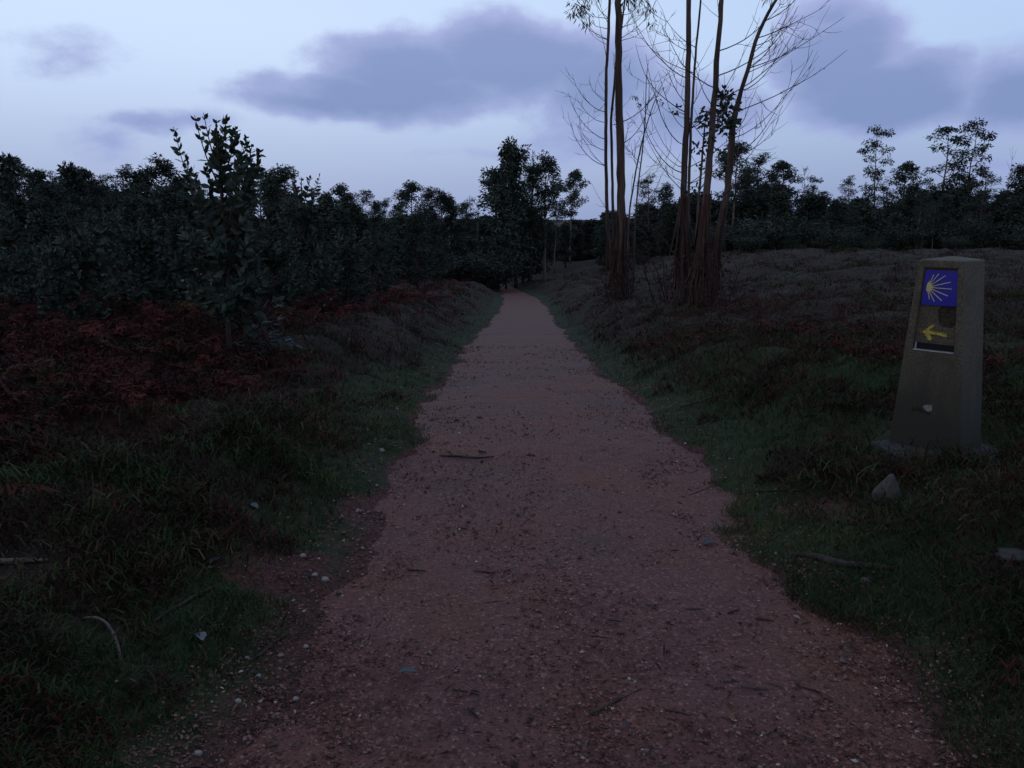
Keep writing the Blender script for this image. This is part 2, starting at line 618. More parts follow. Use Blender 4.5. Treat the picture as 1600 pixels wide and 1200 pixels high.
def build_ground():
    ys = np.concatenate([np.linspace(-8, 1.6, 24), np.arange(1.7, 13, .07), np.geomspace(13, 62, 230), np.geomspace(63.5, 4000, 90)])
    tt = np.linspace(-1, 1, 420)
    bb = 7.6
    xs = 2500 * np.sinh(bb * tt) / np.sinh(bb)
    X, Yy = np.meshgrid(xs, ys)
    # follow the path centre so that the fine columns stay on it
    l, r = path_edges(Yy)
    X = X + ((l + r) / 2) * np.exp(-(X / 30.0) ** 2)
    Z = ground_z(X, Yy)
    ny, nx = X.shape
    V = np.stack([X, Yy, Z], -1).reshape(-1, 3)
    i = np.arange(ny - 1)[:, None] * nx
    j = np.arange(nx - 1)[None]
    q = np.stack([i + j, i + j + 1, i + nx + j + 1, i + nx + j], -1).reshape(-1, 4)
    sl, sr = side_dist(X, Yy)
    t = np.maximum(sl, sr)
    right = sr > sl
    redz = np.where(~right, sstep(1.0, 2.6, sl) * sstep(3, 6, Yy), .35 * sstep(6, 16, Yy) * sstep(1, 4, sr)) * (Yy < 62)
    green = np.where(right, .85 - .5 * sstep(5, 14, Yy), .55 - .35 * sstep(.6, 2.0, sl) - .2 * sstep(7, 14, Yy)) + .3 * np.exp(-((t - .2) / .3) ** 2)
    green = green * (t > -.2)
    bare = np.maximum(bare_patches(X, Yy), 1 - sstep(-.1, .22, t))
    bare = np.maximum(bare, .55 * (1 - sstep(.1, .55, sl)) * (1 - sstep(4, 6.5, Yy)) * (sl > -.3))
    col = np.stack([redz, green, bare], -1).reshape(-1, 3)
    me = mesh_np('ground', V, q, None, col, True)
    tag(obj('ground', me, MG), kind='structure')
    # path
    ys = np.concatenate([np.linspace(-8, 1.6, 30), np.arange(1.7, 12, .05), np.geomspace(12, 80, 260)])
    u = np.linspace(0, 1, 70)
    l, r = path_edges(ys)
    l, r = l - .5, r + .5
    X = l[:, None] + (r - l)[:, None] * u[None]
    Yy = np.broadcast_to(ys[:, None], X.shape)
    cr = .03 * (1 - (2 * u - 1) ** 2)
    Z = path_z(Yy) + cr[None] - .02 + .010 * fbm(X, Yy, 2.0, 4, 3) + .004 * fbm(X, Yy, 11.0, 2, 2)
    ny, nx = X.shape
    V = np.stack([X, Yy, Z], -1).reshape(-1, 3)
    i = np.arange(ny - 1)[:, None] * nx
    j = np.arange(nx - 1)[None]
    q = np.stack([i + j, i + j + 1, i + nx + j + 1, i + nx + j], -1).reshape(-1, 4)
    tag(obj('path', mesh_np('path', V, q, None, None, True), MP), kind='structure')


build_ground()


def path_surface(x, y):
    l, r = path_edges(y)
    u = (x - l + .5) / (r - l + 1)
    return path_z(y) + .03 * (1 - (2 * u - 1) ** 2) - .02


def top_z(x, y):
    """walkable surface: path where it shows, ground elsewhere"""
    sl, sr = side_dist(x, y)
    g = ground_z(x, y)
    return np.where(np.maximum(sl, sr) < .45, np.maximum(g, path_surface(x, y)), g)


def hit_top(px, py):
    d = ray(px, py)
    Y = np.geomspace(1.5, 110, 6000)
    P = EYE[None] + d[None] * (Y / d[1])[:, None]
    g = top_z(P[:, 0], P[:, 1])
    i = int(np.argmax(P[:, 2] <= g))
    return np.array([P[i, 0], P[i, 1], g[i]])


# ------------------------------------------------------------------ waymark post
def build_post():
    base = hit(1460, 692)
    base[2] = ground_z(base[0], base[1])
    Yp = base[1]
    s = Yp / 5.1
    H = 1.12 * s
    W0, W1 = .425 * s, .258 * s      # tile face: width at foot and top
    D0, D1 = .31 * s, .295 * s       # depth
    rz = R(-50)                     # tile face (local -Y) turned towards the path
    root = thing('waymark_post', 'tapered grey concrete waymark post with blue shell tile and yellow arrow', 'waymark', base, rz)
    sink = .12

    def fp(u, z, off=0.0):
        """point on the front face: u in -1..1 across, z height, off outward"""
        k = z / H
        return (u * (W0 + (W1 - W0) * k) / 2, -(D0 + (D1 - D0) * k) / 2 - off, z)

    bm_v, bm_q = [], []

    def quad(a, b, c, d):
        n = len(bm_v)
        bm_v.extend([a, b, c, d])
        bm_q.append((n, n + 1, n + 2, n + 3))
    us = (-1, -.70, .74, 1)
    z0, z1, z2, z3 = -sink, .52 * H, .958 * H, H
    dp = .028 * s
    for (a, b) in ((0, 1), (1, 2), (2, 3)):
        for (c, d) in ((z0, z1), (z1, z2), (z2, z3)):
            if (a, c) == (1, z1):
                continue
            quad(fp(us[a], c), fp(us[b], c), fp(us[b], d), fp(us[a], d))
    o = lambda u, z: fp(u, z, -dp)
    quad(o(us[1], z1), o(us[2], z1), o(us[2], z2), o(us[1], z2))
    quad(fp(us[1], z1), fp(us[2], z1), o(us[2], z1), o(us[1], z1))
    quad(o(us[1], z2), o(us[2], z2), fp(us[2], z2), fp(us[1], z2))
    quad(fp(us[1], z2), fp(us[1], z1), o(us[1], z1), o(us[1], z2))
    quad(fp(us[2], z1), fp(us[2], z2), o(us[2], z2), o(us[2], z1))

    def cp(sx, sy, z):
        k = z / H
        return (sx * (W0 + (W1 - W0) * k) / 2, sy * (D0 + (D1 - D0) * k) / 2, z)
    for (c, d) in ((z0, z1), (z1, z2), (z2, z3)):
        quad(cp(1, -1, c), cp(1, 1, c), cp(1, 1, d), cp(1, -1, d))
        quad(cp(1, 1, c), cp(-1, 1, c), cp(-1, 1, d), cp(1, 1, d))
        quad(cp(-1, 1, c), cp(-1, -1, c), cp(-1, -1, d), cp(-1, 1, d))
    # slightly hipped top
    apex = (0, 0, H + .022 * s)
    tops = [fp(-1, H), fp(us[1], H), fp(us[2], H), fp(1, H), cp(1, 1, H), cp(-1, 1, H)]
    tris = []
    for i in range(6):
        n = len(bm_v)
        bm_v.extend([tops[i], tops[(i + 1) % 6], apex])
        tris.append((n, n + 1, n + 2))
    me = mesh_np('body', bm_v, bm_q, tris)
    import bmesh
    bm = bmesh.new()
    bm.from_mesh(me)
    bmesh.ops.remove_doubles(bm, verts=bm.verts, dist=.0005)
    bm.to_mesh(me)
    bm.free()
    body = obj('body', me, MC, root)
    bv = body.modifiers.new('bevel', 'BEVEL')
    bv.width = .009
    bv.segments = 2
    bv.limit_method = 'ANGLE'
    bv.angle_limit = R(25)
    # tile: local frame on the recess floor
    tu0, tu1, tz0, tz1 = -.66, .72, .765 * H, .948 * H

    def tp(a, b, off):      # a,b in 0..1 on the tile
        z = tz0 + (tz1 - tz0) * b
        u = tu0 + (tu1 - tu0) * a
        k = (tz0 + tz1) / 2 / H
        x = u * (W0 + (W1 - W0) * (z / H)) / 2
        return (x, fp(0, z)[1] + dp - off, z)

    def slab(name, poly, o0, o1, m, parent, f=tp):
        n = len(poly)
        V = [f(a, b, o1) for a, b in poly] + [f(a, b, o0) for a, b in poly]
        me = bpy.data.meshes.new(name)
        me.from_pydata(V, [], [tuple(range(n))] + [(i, i + n, (i + 1) % n + n, (i + 1) % n) for i in range(n)])
        return obj(name, me, m, parent)
    m_blue = mat_plain('blue_glaze', (.010, .008, .20), .3, (.008, .006, .16), 8, bumpd=.0005)
    m_yel = mat_plain('yellow_glaze', (.40, .31, .05), .35, (.33, .25, .04), 20, bumpd=.0005)
    m_pale = mat_plain('pale_yellow_glaze', (.36, .31, .17), .35, (.27, .24, .14), 20, bumpd=.0005)
    tile = slab('tile', [(0, 0), (1, 0), (1, 1), (0, 1)], .0, .014, m_blue, root)
    hub = (.13, .50)
    slab('shell_hub', [(.10, .42), (.17, .34), (.26, .42), (.29, .50), (.26, .58), (.17, .68), (.11, .60)], .0145, .0175, m_yel, tile)
    for ang, ln in ((68, .40), (53, .50), (35, .62), (15, .70), (-1, .72), (-19, .66), (-38, .58), (-58, .47), (-73, .36)):
        a = R(ang)
        d = (math.cos(a), math.sin(a))
        n_ = (-d[1], d[0])
        st, wd = .05, .0125
        slab('shell_ray', [(hub[0] + d[0] * st + n_[0] * wd, hub[1] + d[1] * st + n_[1] * wd),
                           (hub[0] + d[0] * st - n_[0] * wd, hub[1] + d[1] * st - n_[1] * wd),
                           (hub[0] + d[0] * ln - n_[0] * wd * .9, hub[1] + d[1] * ln - n_[1] * wd * .9),
                           (hub[0] + d[0] * ln + n_[0] * wd * .9, hub[1] + d[1] * ln + n_[1] * wd * .9)], .0145, .0178, m_pale, tile)

    def rp(a, b, off):   # a -1..1 across the face, b 0..1 of the height, on the recess floor
        z = b * H
        return (a * (W0 + (W1 - W0) * b) / 2, fp(0, z)[1] + dp - off, z)

    def ff(a, b, off):   # same on the outer face
        z = b * H
        return (a * (W0 + (W1 - W0) * b) / 2, fp(0, z)[1] - off, z)
    m_paint = mat_plain('yellow_paint', (.34, .28, .022), .6, (.10, .085, .02), 90)
    m_or = mat_plain('orange_paint', (.13, .04, .01), .7, (.05, .024, .012), 50)
    m_dark = mat_plain('sooty_stain', (.014, .011, .008), .9, (.040, .031, .020), 40)
    slab('stain', [(-.02, .742), (.1, .760), (.3, .764), (.68, .764), (.68, .672), (.60, .655), (.48, .650), (.36, .655), (.26, .650), (.15, .660), (.05, .685), (.02, .71)], .0, .0015, m_dark, root, rp)
    slab('old_paint', [(-.62, .617), (-.52, .632), (-.40, .629), (-.2, .634), (.02, .641), (.2, .637), (.12, .628), (-.1, .620), (-.45, .606)], .0, .003, m_or, root, rp)
    slab('arrow', [(-.50, .619), (-.36, .634), (-.22, .655), (-.10, .662), (-.07, .655), (-.18, .640), (-.27, .626), (.0, .624), (.22, .622), (.40, .617), (.43, .606), (.38, .602),
                   (.1, .608), (-.22, .612), (-.17, .598), (-.10, .586), (-.16, .574), (-.26, .580), (-.33, .592), (-.38, .608)], .0, .005, m_paint, root, rp)
    # empty plaque socket: flat plate painted dark as the hole's shade, thin bright metal edge
    m_hole_shade = mat_plain('socket_shadow', (.008, .008, .009), .8)
    m_metal = mat_plain('dull_aluminium', (.42, .43, .44), .42, (.25, .26, .27), 40, .6)
    sock = slab('plaque_socket', [(-.62, .528), (.66, .528), (.66, .560), (-.62, .560)], .0, .003, m_hole_shade, root, rp)
    slab('socket_edge', [(-.68, .521), (.72, .521), (.72, .5255), (-.68, .5255)], .0, .030, m_metal, sock, rp)
    slab('socket_edge', [(-.66, .5265), (-.625, .5265), (-.625, .562), (-.66, .562)], .0, .014, m_metal, sock, rp)
    m_white = mat_plain('torn_paper', (.17, .17, .15), .8, (.09, .09, .08), 80)
    slab('torn_sticker', [(-.12, .222), (-.02, .232), (.16, .236), (.17, .205), (.05, .196), (-.06, .208)], -.002, .0025, m_white, root, ff)
    slab('scratch', [(-.45, .208), (-.30, .222), (-.14, .205), (.14, .192), (.13, .178), (-.1, .186), (-.3, .192), (-.44, .182)], -.002, .0015, m_dark, root, ff)
    # rough concrete footing just showing in the turf
    n = 22
    V, q = [], []
    for lv, (k, z) in enumerate(((1.0, -.15), (1.0, -.03), (.93, -.012))):
        for i in range(n):
            a = 2 * math.pi * i / n
            r_ = .345 * s * k * (1 + .10 * math.sin(3 * a + 1) + .06 * math.sin(7 * a)) * (1.06 if abs(math.cos(a)) > .7 else .95)
            V.append((r_ * math.cos(a), r_ * math.sin(a), z + .012 * math.sin(5 * a)))
    for lv in range(2):
        for i in range(n):
            q.append((lv * n + i, lv * n + (i + 1) % n, (lv + 1) * n + (i + 1) % n, (lv + 1) * n + i))
    me = bpy.data.meshes.new('footing')
    me.from_pydata(V, [], q + [tuple(range(2 * n, 3 * n))])
    obj('footing', me, mat_plain('footing_concrete', (.045, .045, .046), .9, (.018, .018, .014), 30, bumpd=.01), root)
    return base, rz


POST, POST_RZ = build_post()

# ------------------------------------------------------------------ trees
LEAFC = [(.022, .036, .026), (.017, .027, .021), (.027, .034, .020), (.031, .042, .032), (.015, .023, .015), (.030, .027, .018)]


def leafcol(n, pal=LEAFC, jit=.3):
    c = np.array(pal)[rng.integers(0, len(pal), n)]
    return c * rng.uniform(1 - jit, 1 + jit, (n, 1))


def unit(v):
    v = np.asarray(v, float)
    return v / (np.linalg.norm(v, axis=-1, keepdims=True) + 1e-9)


def clump(mb, c, r, n, L, W, droop=.6, flat=.7, pal=LEAFC, oval=False):
    p = rng.normal(size=(n, 3))
    p = unit(p) * (rng.random((n, 1)) ** .45) * r
    p[:, 2] *= flat
    d = unit(p + rng.normal(size=(n, 3)) * r * .5)
    d[:, 2] -= droop
    mb.leaves(np.asarray(c) + p, unit(d), rng.uniform(.7, 1.25, n) * L, rng.uniform(.7, 1.2, n) * W, leafcol(n, pal), oval)


def curve_branch(start, out, length, up=.5, n=6, wob=.08):
    P = [np.array(start, float)]
    d = unit(out)
    for i in range(n):
        P.append(P[-1] + d * length / n)
        d = unit(d + np.array([0, 0, up / n]) + rng.normal(size=3) * wob)
    return np.array(P)


def tree_proto(style, H, seed):
    """returns (trunk mesh, crown mesh) for a tree standing at the origin"""
    global rng
    keep = rng
    rng = np.random.default_rng(seed)
    tk, cr = MB(), MB()
    lean = rng.normal(size=2) * .02 * H
    n = 9
    zz = np.linspace(-.3, H * .97, n)
    kx = np.cumsum(rng.normal(size=n)) * .018 * H * .35
    ky = np.cumsum(rng.normal(size=n)) * .018 * H * .35
    P = np.stack([lean[0] * (zz / H) + kx - kx[0], lean[1] * (zz / H) + ky - ky[0], zz], 1)
    r0 = {'tall': .010, 'open': .009, 'young': .011, 'dense': .013, 'thick': .014, 'round': .010, 'pine': .016, 'bare': .008, 'shrub': .012}[style] * H + .02
    tk.tube(P, np.linspace(r0, r0 * .18, n), 7, lump=.06)
    tip = lambda f: np.array([np.interp(f * H, zz, P[:, 0]), np.interp(f * H, zz, P[:, 1]), f * H])
    if style in ('tall', 'open', 'dense', 'young', 'thick', 'round'):
        lo = {'tall': .38, 'open': .45, 'dense': .12, 'young': .05, 'thick': .03, 'round': .48}[style]
        nb = {'tall': 32, 'open': 17, 'dense': 60, 'young': 52, 'thick': 60, 'round': 30}[style]
        for k in range(nb):
            f = lo + (1 - lo) * ((k + rng.random()) / nb)
            g = (f - lo) / (1 - lo)
            prof = {'tall': (.35 + .65 * math.sin(math.pi * min(1, g * .92 + .12))), 'open': .5 + .5 * math.sin(math.pi * g),
                    'dense': (1.0 - .75 * g ** 1.3) * min(1, .5 + 3 * g), 'young': 1 - .85 * g, 'thick': 1 - .55 * g ** 2, 'round': .35 + .75 * math.sin(math.pi * min(1, g + .1)) ** .8}[style]
            ln = H * {'tall': .15, 'open': .15, 'dense': .22, 'young': .22, 'thick': .26, 'round': .16}[style] * prof * rng.uniform(.55, 1.2)
            a = rng.random() * 2 * math.pi
            out = np.array([math.cos(a), math.sin(a), rng.uniform(.3, 1.0)])
            b = curve_branch(tip(f), out, ln, .6, 4)
            tk.tube(b, np.linspace(r0 * .32 * (1 - .6 * g) + .004, .006, 5), 4, cap=False)
            for q in ((-1, .62, 1.0), (-2, .8, .8)):
                if style == 'open' and q[0] == -2:
                    continue
                cl = (.095 if style == 'open' else .075) * H ** .75 * rng.uniform(.75, 1.35)
                nl = {'tall': 46, 'open': 120, 'dense': 44, 'young': 40, 'thick': 44, 'round': 70}[style]
                L = {'tall': .20, 'open': .20, 'dense': .20, 'young': .19, 'thick': .24, 'round': .20}[style]
                W = {'tall': .06, 'open': .085, 'dense': .075, 'young': .085, 'thick': .11, 'round': .08}[style]
                clump(cr, b[q[0]] + rng.normal(size=3) * .05, cl, int(nl * q[2]), L, W, .45 if style != 'young' else .1, .5 if style in ('open', 'tall') else .7)
        clump(cr, tip(.98), .06 * H ** .75, 50, .18, .05, .0, 1.6)
    elif style == 'pine':
        for k in range(11):
            f = .28 + .70 * k / 11
            for j in range(5):
                a = 2 * math.pi * (j + rng.random() * .5) / 5 + k
                ln = H * .24 * (1 - .82 * (k / 11)) * rng.uniform(.8, 1.1)
                b = curve_branch(tip(f), (math.cos(a), math.sin(a), .25), ln, .7, 4, .05)
                tk.tube(b, np.linspace(.03, .008, 5), 4, cap=False)
                for q in range(1, 5):
                    m = 34
                    p = b[q] + rng.normal(size=(m, 3)) * .10
                    d = unit(rng.normal(size=(m, 3)) * .6 + unit(b[q] - b[q - 1]))
                    cr.leaves(p, d, .20, .022, leafcol(m, [(.016, .027, .014), (.020, .032, .016)]))
        m = 120
        p = tip(.97) + np.stack([rng.normal(size=m) * .04, rng.normal(size=m) * .04, rng.uniform(-.2, .9, m)], 1)
        cr.leaves(p, unit(rng.normal(size=(m, 3)) * .5 + np.array([0, 0, 1.])), .18, .022, leafcol(m, [(.020, .036, .020)]))
    elif style == 'bare':
        for k in range(16):
            f = .3 + .68 * rng.random()
            a = rng.random() * 6.28
            b = curve_branch(tip(f), (math.cos(a), math.sin(a), .9), H * .14 * rng.uniform(.5, 1.2), .8, 5)
            tk.tube(b, np.linspace(.022, .008, 6), 4, cap=False)
            if rng.random() < .25:
                clump(cr, b[-1], .25, 26, .18, .06)
        clump(cr, tip(.8), .3, 30, .18, .06)
    elif style == 'shrub':
        for k in range(26):
            a = rng.random() * 6.28
            b = curve_branch((rng.normal() * .08 * H, rng.normal() * .08 * H, .05), (math.cos(a) * .7, math.sin(a) * .7, 1.0), H * rng.uniform(.5, .95), .3, 5)
            tk.tube(b, np.linspace(.018, .006, 6), 4, cap=False)
            for q in (2, 3, 4, 5):
                clump(cr, b[q], .16 * H ** .8, 26, .16, .06, .1)
    out = tk.mesh('trunk', True), cr.mesh('crown')
    rng = keep
    return out


PROTO = {}
for st, hs, m_t in (('tall', (8.5, 8.5, 8.5, 8.5), M_BARKP), ('open', (9, 9, 9), M_BARKP), ('young', (5, 5, 5, 5), M_BARKD), ('dense', (6.5, 6.5, 6.5), M_BARKD), ('thick', (5.0, 5.0, 5.0, 5.0), M_BARKD), ('round', (8.0, 8.0, 8.0), M_BARKP),
                    ('pine', (7.5, 5), M_BARKD), ('bare', (8, 8), M_BARKP), ('shrub', (2.0, 2.0, 2.4), M_BARKD)):
    PROTO[st] = []
    for i, h in enumerate(hs):
        a, b = tree_proto(st, h, 100 + i * 7 + len(st))
        a.materials.append(m_t)
        b.materials.append(M_FAR)
        PROTO[st].append((h, a, b))

NAMES = {'round': 'eucalyptus_tree', 'thick': 'young_eucalyptus', 'tall': 'eucalyptus_tree', 'open': 'eucalyptus_tree', 'young': 'young_eucalyptus', 'dense': 'young_eucalyptus', 'pine': 'pine_tree', 'bare': 'bare_tree', 'shrub': 'shrub'}
CATS = {'round': 'tree', 'thick': 'tree', 'tall': 'tree', 'open': 'tree', 'young': 'tree', 'dense': 'tree', 'pine': 'tree', 'bare': 'tree', 'shrub': 'shrub'}


def plant(style, x, y, H, label, group=None, wide=1.0, idx=None, bury=.05):
    h, a, b = PROTO[style][random.randrange(len(PROTO[style])) if idx is None else idx]
    z = float(ground_z(x, y)) - bury
    root = thing(NAMES[style], label, CATS[style], (x, y, z), random.uniform(0, 6.28), group)
    k = H / h
    root.scale = (k * wide, k * wide, k)
    obj('trunk', a, None, root)
    obj('crown', b, None, root)
    return root


def by_top(style, px, py, Y, label, group=None, wide=1.0, idx=None):
    p = at(px, py, Y)
    z = float(ground_z(p[0], Y))
    return plant(style, p[0], Y, max(.6, p[2] - z), label, group, wide, idx)


GL = 'young trees filling the bank behind the red bracken'
GLs = 'treetops on the skyline behind the red bracken'
GR = 'woodland trees behind the clearing'
GM = 'low dark trees in the hollow beyond the path'

LAB_LS = 'slender young eucalyptus rising above the dark thicket behind the red bracken'
LAB_LF = 'bushy young eucalyptus in the dark thicket behind the red bracken'
LAB_RS = 'tall eucalyptus rising above the dark woodland behind the clearing'
LAB_RF = 'dense dark young tree in the woodland edge behind the clearing'
LAB_M = 'dark eucalyptus in the low wood beyond the bend of the path'

# left skyline
def zone(px, zones):
    for lim, txt in zones:
        if px < lim:
            return txt
    return zones[-1][1]


ZL = ((150, 'at the wide end of the bracken'), (330, 'behind the tallest sapling'), (480, 'behind the smaller sapling'), (600, 'where the bracken thins out'), (9999, 'close to the path bend'))
ZR = ((1060, 'behind the thickest shaggy trunk'), (1230, 'behind the leaning eucalyptus'), (1400, 'midway from leaning eucalyptus to waymark post'), (1600, 'beyond the waymark post'), (9999, 'well past the waymark post'))
KIND = {'round': 'round-crowned eucalyptus', 'tall': 'slender eucalyptus with tufted top', 'open': 'thin open-crowned eucalyptus', 'young': 'narrow pointed young eucalyptus', 'dense': 'dark leafy eucalyptus', 'thick': 'low bushy dark eucalyptus'}
for (px, py, Y, st) in ((8, 248, 30, 'young'), (38, 256, 34, 'tall'), (62, 272, 36, 'young'), (85, 272, 36, 'tall'), (108, 262, 34, 'young'), (140, 268, 36, 'round'), (165, 278, 38, 'tall'),
                        (190, 264, 36, 'tall'), (212, 274, 38, 'young'), (250, 253, 33, 'round'), (272, 280, 37, 'dense'), (300, 286, 40, 'tall'), (372, 285, 40, 'tall'), (402, 264, 36, 'tall'),
                        (420, 280, 40, 'dense'), (440, 266, 37, 'round'), (512, 306, 44, 'young'), (535, 293, 46, 'round'), (562, 299, 48, 'tall'), (585, 318, 50, 'dense'), (602, 314, 52, 'tall'), (622, 318, 55, 'tall'),
                        (640, 289, 58, 'round'), (655, 300, 60, 'tall'), (669, 296, 60, 'tall'), (690, 302, 62, 'round'), (704, 312, 62, 'dense'), (718, 316, 64, 'tall'), (733, 322, 66, 'tall'), (-40, 262, 32, 'tall'), (-90, 270, 32, 'young')):
    z_ = zone(px, ZL)
    by_top(st, px, py, Y, KIND[st] + ' on the skyline ' + z_, 'skyline trees ' + z_, random.uniform(1.0, 1.35))
# left mass
for k in range(150):
    Y = random.uniform(15, 60)
    px = random.uniform(-330, 770 - max(0, (38 - Y)) * 9)
    top = np.interp(px, [0, 300, 500, 600, 740], [288, 296, 314, 330, 345]) + random.uniform(0, 50) + max(0, 24 - Y) * 4
    p = at(px, top, Y)
    sl, sr = side_dist(p[0], Y)
    if sl < 2.0:
        continue
    st = random.choice(('young', 'dense')) if Y < 34 else random.choice(('thick', 'dense', 'thick'))
    z_ = zone(px, ZL)
    by_top(st, px, top, Y, KIND[st] + ' in the thicket ' + z_, 'thicket trees ' + z_, random.uniform(1.0, 1.5))

# centre group by the bend
by_top('dense', 778, 268, 54, 'dense bushy tree on the outer side of the group by the path bend', wide=1.25, idx=0)
by_top('young', 791, 226, 55, 'tallest pointed eucalyptus of the tree group where the path bends', wide=.75, idx=0)
by_top('dense', 806, 240, 56, 'dark leafy eucalyptus in the middle of the tree group by the path bend', wide=1.05, idx=1)
by_top('pine', 829, 253, 57, 'young pine with upright leader in the tree group by the path bend', idx=0, wide=1.1)
by_top('round', 852, 249, 58, 'round-topped eucalyptus beside the young pine at the path bend', wide=1.1, idx=2)
by_top('thick', 818, 320, 59, 'low bushy tree filling the foot of the tree group by the path bend', wide=1.2, idx=2)
by_top('open', 868, 292, 64, 'thin open eucalyptus between the bend group and the lone pale-stemmed tree', wide=.9, idx=1)
by_top('round', 893, 270, 70, 'lone pale-stemmed eucalyptus with a small round crown beyond the bend', wide=1.05, idx=0)
by_top('bare', 748, 312, 60, 'leafless slender tree between the thicket and the bend group')
for k in range(85):
    px = random.uniform(600, 1060)
    Y = random.uniform(66, 105)
    top = 343 + random.uniform(0, 22) - max(0, px - 940) * .12
    st = random.choice(('thick', 'dense', 'thick', 'young'))
    by_top(st, px, top, Y, KIND[st] + ' in the low wood beyond the bend of the path', 'low wood beyond the bend of the path', random.uniform(1.2, 1.8))
for k in range(22):
    px = random.uniform(560, 770)
    by_top('shrub', px, random.uniform(375, 412), random.uniform(50, 62), 'dark shrub at the foot of the thicket near the path bend', 'shrubs near the path bend', 1.4)

# right woodland
for (px, py, Y, st, wd) in ((1015, 280, 62, 'tall', 1.2), (1040, 292, 64, 'dense', 1.0), (1150, 228, 56, 'round', 1.3), (1186, 246, 58, 'tall', 1.4), (1230, 255, 56, 'round', 1.3), (1212, 275, 62, 'tall', 1.2), (1165, 265, 60, 'dense', 1.0),
                            (1272, 280, 62, 'open', .9), (1290, 300, 66, 'tall', 1.2), (1330, 280, 66, 'tall', 1.0), (1412, 258, 60, 'round', 1.2), (1398, 290, 62, 'tall', 1.3), (1430, 292, 62, 'dense', 1.0),
                            (1450, 283, 64, 'open', 1.0), (1546, 266, 58, 'tall', 1.5), (1592, 262, 56, 'dense', 1.1), (1512, 280, 60, 'dense', 1.0), (1640, 240, 58, 'tall', 1.1), (1700, 250, 58, 'tall', 1.1)):
    z_ = zone(px, ZR)
    by_top(st, px, py, Y, KIND[st] + ' topping the woodland ' + z_, 'skyline woodland trees ' + z_, wd)
by_top('open', 1376, 205, 62, 'tall thin eucalyptus with separate tufted tiers standing clear of the woodland', wide=.85, idx=0)
by_top('open', 1487, 204, 62, 'tall eucalyptus with broad open crown beside the twiggy-topped one', wide=1.3, idx=2)
by_top('open', 1521, 196, 61, 'tallest woodland eucalyptus with thin twiggy top beside the broad-crowned one', wide=1.0, idx=1)
by_top('bare', 1580, 238, 60, 'bare dead pole standing up from the woodland edge', wide=.5)
by_top('bare', 1262, 262, 60, 'thin dead treetop showing above the woodland by the leaning eucalyptus', wide=.7)
for k in range(175):
    px = random.uniform(930, 1900)
    Y = random.uniform(50, 80)
    top = np.interp(px, [930, 1000, 1150, 1330, 1600, 1900], [338, 326, 296, 306, 292, 290]) + random.uniform(0, 45)
    st = random.choice(('thick', 'dense', 'thick', 'thick', 'tall'))
    z_ = zone(px, ZR)
    by_top(st, px, top, Y, KIND[st] + ' in the woodland edge ' + z_, 'woodland edge trees ' + z_, random.uniform(1.1, 1.6))
for k in range(75):
    px = random.uniform(1100, 1900)
    Y = random.uniform(44, 62)
    z_ = zone(px, ZR)
    by_top('shrub', px, random.uniform(322, 381), Y, 'low dark shrub edging the clearing ' + z_, 'shrubs edging the clearing ' + z_, random.uniform(.8, 1.7))


